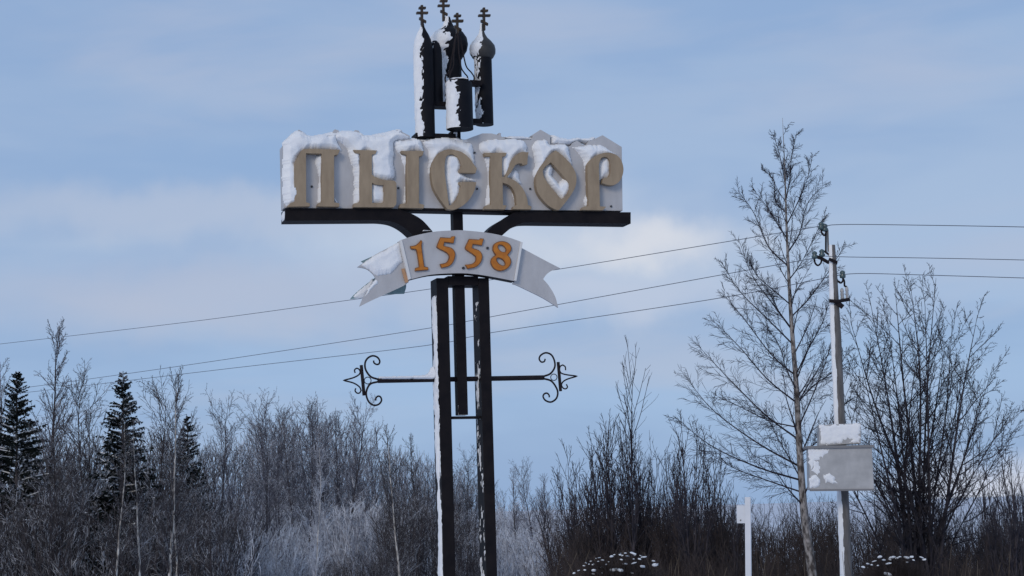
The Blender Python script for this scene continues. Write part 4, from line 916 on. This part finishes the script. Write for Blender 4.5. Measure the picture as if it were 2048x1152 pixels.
BP = [wood_proto(s, stems=6, spread=.35, n1=11, a1=30, l1=.32, n2=4, s1=3, wob=.12) for s in (65, 66, 67, 68)]
FP = [wood_proto(s, stems=7, spread=.45, n1=9, a1=36, l1=.34, n2=3, s1=3, wob=.16, tipk=2.2) for s in (71, 72, 73, 74)]
def brush(xs, yf, D0, D1, n, seed, sx=.6): return in_line(xs, yf, D0, D1, n, np.random.default_rng(seed), .5, sx)
low = lambda xs, ys: (lambda x: float(np.interp(x, xs, ys)))
scatter('undergrowth', 'dark tangled undergrowth at the foot of the left wood', 'undergrowth', M_darkbrush, BP,
        brush((-40, 470), low([0, 120, 200, 470], [960, 930, 940, 990]), 56, 74, 170, 1)+brush((770, 960), low([770, 830, 900, 960], [985, 935, 990, 1010]), 72, 92, 40, 2)+brush((640, 800), low([640, 800], [1100, 1060]), 62, 74, 26, 6))
scatter('frosted_shrubs', 'pale frosted shrubs in the gap before the middle wood', 'shrubs', M_frost_twig, FP,
        brush((-40, 480), low([0, 480], [1075, 1060]), 58, 66, 60, 3)+brush((430, 650), low([430, 480, 540, 650], [950, 985, 1010, 985]), 112, 125, 40, 4)+brush((630, 780), low([630, 780], [985, 1000]), 100, 112, 34, 5)+brush((985, 1110), low([985, 1110], [1000, 1005]), 125, 145, 26, 7)+brush((460, 640), low([460, 550, 640], [1070, 1035, 1065]), 74, 84, 40, 17)+brush((985, 1100), low([985, 1100], [1040, 1050]), 78, 92, 30, 18))
scatter('grey_shrubs', 'tall grey leafless shrubs standing in the brown thicket', 'shrubs', M_willow, BP,
        brush((1105, 1480), low([1105, 1160, 1200, 1250, 1300, 1400, 1480], [985, 925, 890, 880, 905, 915, 970]), 42, 47, 24, 21, .4)+brush((1900, 2090), low([1900, 1990, 2090], [1000, 930, 900]), 42, 47, 12, 22, .45))
scatter('brown_thicket', 'dense dark brown thicket filling the lower right', 'thicket', M_brown, BP,
        brush((1110, 1660), low([1110, 1160, 1250, 1400, 1500, 1660], [1050, 1005, 990, 1000, 1015, 1005]), 40, 48, 120, 8)+brush((1640, 2100), low([1640, 1800, 1930, 1960, 2050], [1000, 1010, 1060, 1015, 1010]), 40, 50, 105, 9)+brush((1060, 2100), low([1060, 1120, 2100], [1150, 1085, 1080]), 33, 39, 100, 10))
# grass and weed stalks
def stalks(name, label, material, n, xs, D0, D1, h0, h1, r, seed, lean=.25):
    rng = np.random.default_rng(seed); D = rng.uniform(D0, D1, n); X = (rng.uniform(xs[0], xs[1], n)-PW/2)/FOC*D; g = ground_z(X, D)
    L = rng.uniform(h0, h1, n); d = np.stack([rng.normal(0, lean, n), rng.normal(0, lean, n), np.ones(n)], -1)
    P = grow(np.stack([X, D, g-.05], -1), d, L, 3, -.02, .10, rng); o = obj(name, mesh_np(name, *tubes(P, np.full(n, r), np.full(n, r*.5), 3)), material); tag(o, label, 'grass', kind='stuff')
stalks('dry_weeds', 'dry upright weed stalks at the bottom right', M_straw, 260, (1060, 2090), 29, 38, .9, 1.75, .006, 12, .12)
stalks('field_grass', 'dry grass poking through the snowy field in the gap', M_darkbrush, 2500, (420, 1140), 78, 150, .3, .8, .010, 13, .5)

# snow-laden shrubs at the bottom
def lump(seed, r):
    rng = np.random.default_rng(seed); mb = MB(); mb.lathe([(math.sin(a)*r, -math.cos(a)*r*.62) for a in np.linspace(.1, math.pi-.1, 9)], 14)
    V = np.array(mb.v); k = .62+.75*NZ(V[:, 0]*1.7+seed*9+20, V[:, 1]*1.7+V[:, 2]*2.3+20, 3); V = V*k[:, None]*np.array([rng.uniform(.8, 1.5), rng.uniform(.7, 1.1), rng.uniform(.75, 1.05)])
    return mesh_py('snow_clump', V, mb.f, True)
LUMPS = [lump(i, 1.) for i in range(9)]
for l in LUMPS: l.materials.append(M_snow)
def snow_shrub(xc, ytop, D, wpx, label, clumps, seed):
    rng = np.random.default_rng(seed); e = at(xc, ytop, D); g = gz(e[0], D); h = e[2]-g; wr = wpx/2/FOC*D
    root = empty('snowy_shrub', (e[0], e[1], g)); tag(root, label, 'shrub', 'snow-dotted shrubs at the bottom')
    n = 420; az = rng.uniform(0, 6.283, n); u = np.sqrt(rng.random(n)); tip = np.stack([np.cos(az)*u*wr, np.sin(az)*u*wr*.8, h*np.sqrt(np.maximum(.05, 1-.55*u**2))*rng.uniform(.85, 1.0, n)], -1)
    b = tip*np.array([.25, .25, 0])+rng.normal(0, .04, (n, 3))*np.array([1, 1, 0]); ts = np.linspace(0, 1, 6)[None, :, None]
    pl = b[:, None]*(1-ts)+tip[:, None]*ts+np.array([0, 0, .12])*np.sin(ts*np.pi)+rng.normal(0, .015, (n, 6, 3))
    p, d, l, t, ix = spawn(pl, np.full(n, h), 5, .45, 1, 32, 10, .22, rng, .3); B2 = grow(p, d, l, 3, .03, .15, rng)
    obj('twigs', mesh_np('twigs', *join([tubes(pl, np.full(n, .006), np.full(n, .003), 3), tubes(B2, np.full(len(l), .0032), np.full(len(l), .002), 3)])), M_brown, root)
    for (x, y, rpx) in clumps:
        c = at(x, y, D-wr*.55*rng.uniform(.3, 1)); o = obj('snow_clump', LUMPS[int(rng.integers(9))], None, root); o.location = c-np.array([e[0], e[1], g]); r = rpx/FOC*D; r *= rng.uniform(.75, 1.2); o.scale = (r*rng.uniform(.8, 1.5), r, r*rng.uniform(.6, .95)); o.rotation_euler = (rng.uniform(-.3, .3), rng.uniform(-.3, .3), rng.uniform(0, 6))
zb = zt(1120, 1060, 2048/440)
C1 = [(130, 402, 18), (175, 377, 11), (232, 372, 16), (222, 332, 13), (242, 306, 9), (288, 290, 13), (270, 318, 8), (308, 320, 14), (335, 265, 8), (365, 258, 9), (396, 280, 14), (355, 292, 9), (315, 375, 19), (385, 348, 15), (430, 320, 14), (452, 296, 9), (478, 246, 17), (505, 230, 10), (505, 370, 38), (562, 375, 20), (570, 275, 14), (560, 230, 12), (608, 215, 14), (628, 242, 12), (605, 315, 16), (580, 238, 10), (682, 218, 17), (697, 236, 10), (686, 270, 13), (688, 308, 14), (742, 270, 15), (748, 238, 11), (778, 252, 16), (768, 340, 18), (870, 288, 16), (885, 326, 22), (900, 318, 12), (670, 402, 15), (310, 410, 13), (390, 400, 10)]
snow_shrub(1232, 1103, 27, 180, 'low domed shrub dotted with snow clumps right of the sign posts', [zb([(x, y)])[0]+(r/4.65,) for x, y, r in C1], 1)
zs = zt(1640, 540, 768/408)
C2 = [(163, 1118, 7), (180, 1106, 5), (195, 1110, 6), (205, 1096, 6), (225, 1080, 10), (240, 1092, 6), (258, 1105, 8), (262, 1090, 6), (272, 1082, 9), (290, 1085, 6), (300, 1080, 6), (325, 1083, 8), (345, 1080, 9), (352, 1092, 5), (382, 1082, 8), (392, 1090, 6), (255, 1145, 12), (218, 1112, 5), (328, 1100, 5)]
snow_shrub(1785, 1108, 28, 140, 'low shrub with a row of snow clumps under the willow', [zs([(x, y)])[0]+(r/1.88,) for x, y, r in C2], 2)
for (x, y, r, lab) in ((1374, 1092, 5, None), (1669, 1118, 5, None)):
    pass
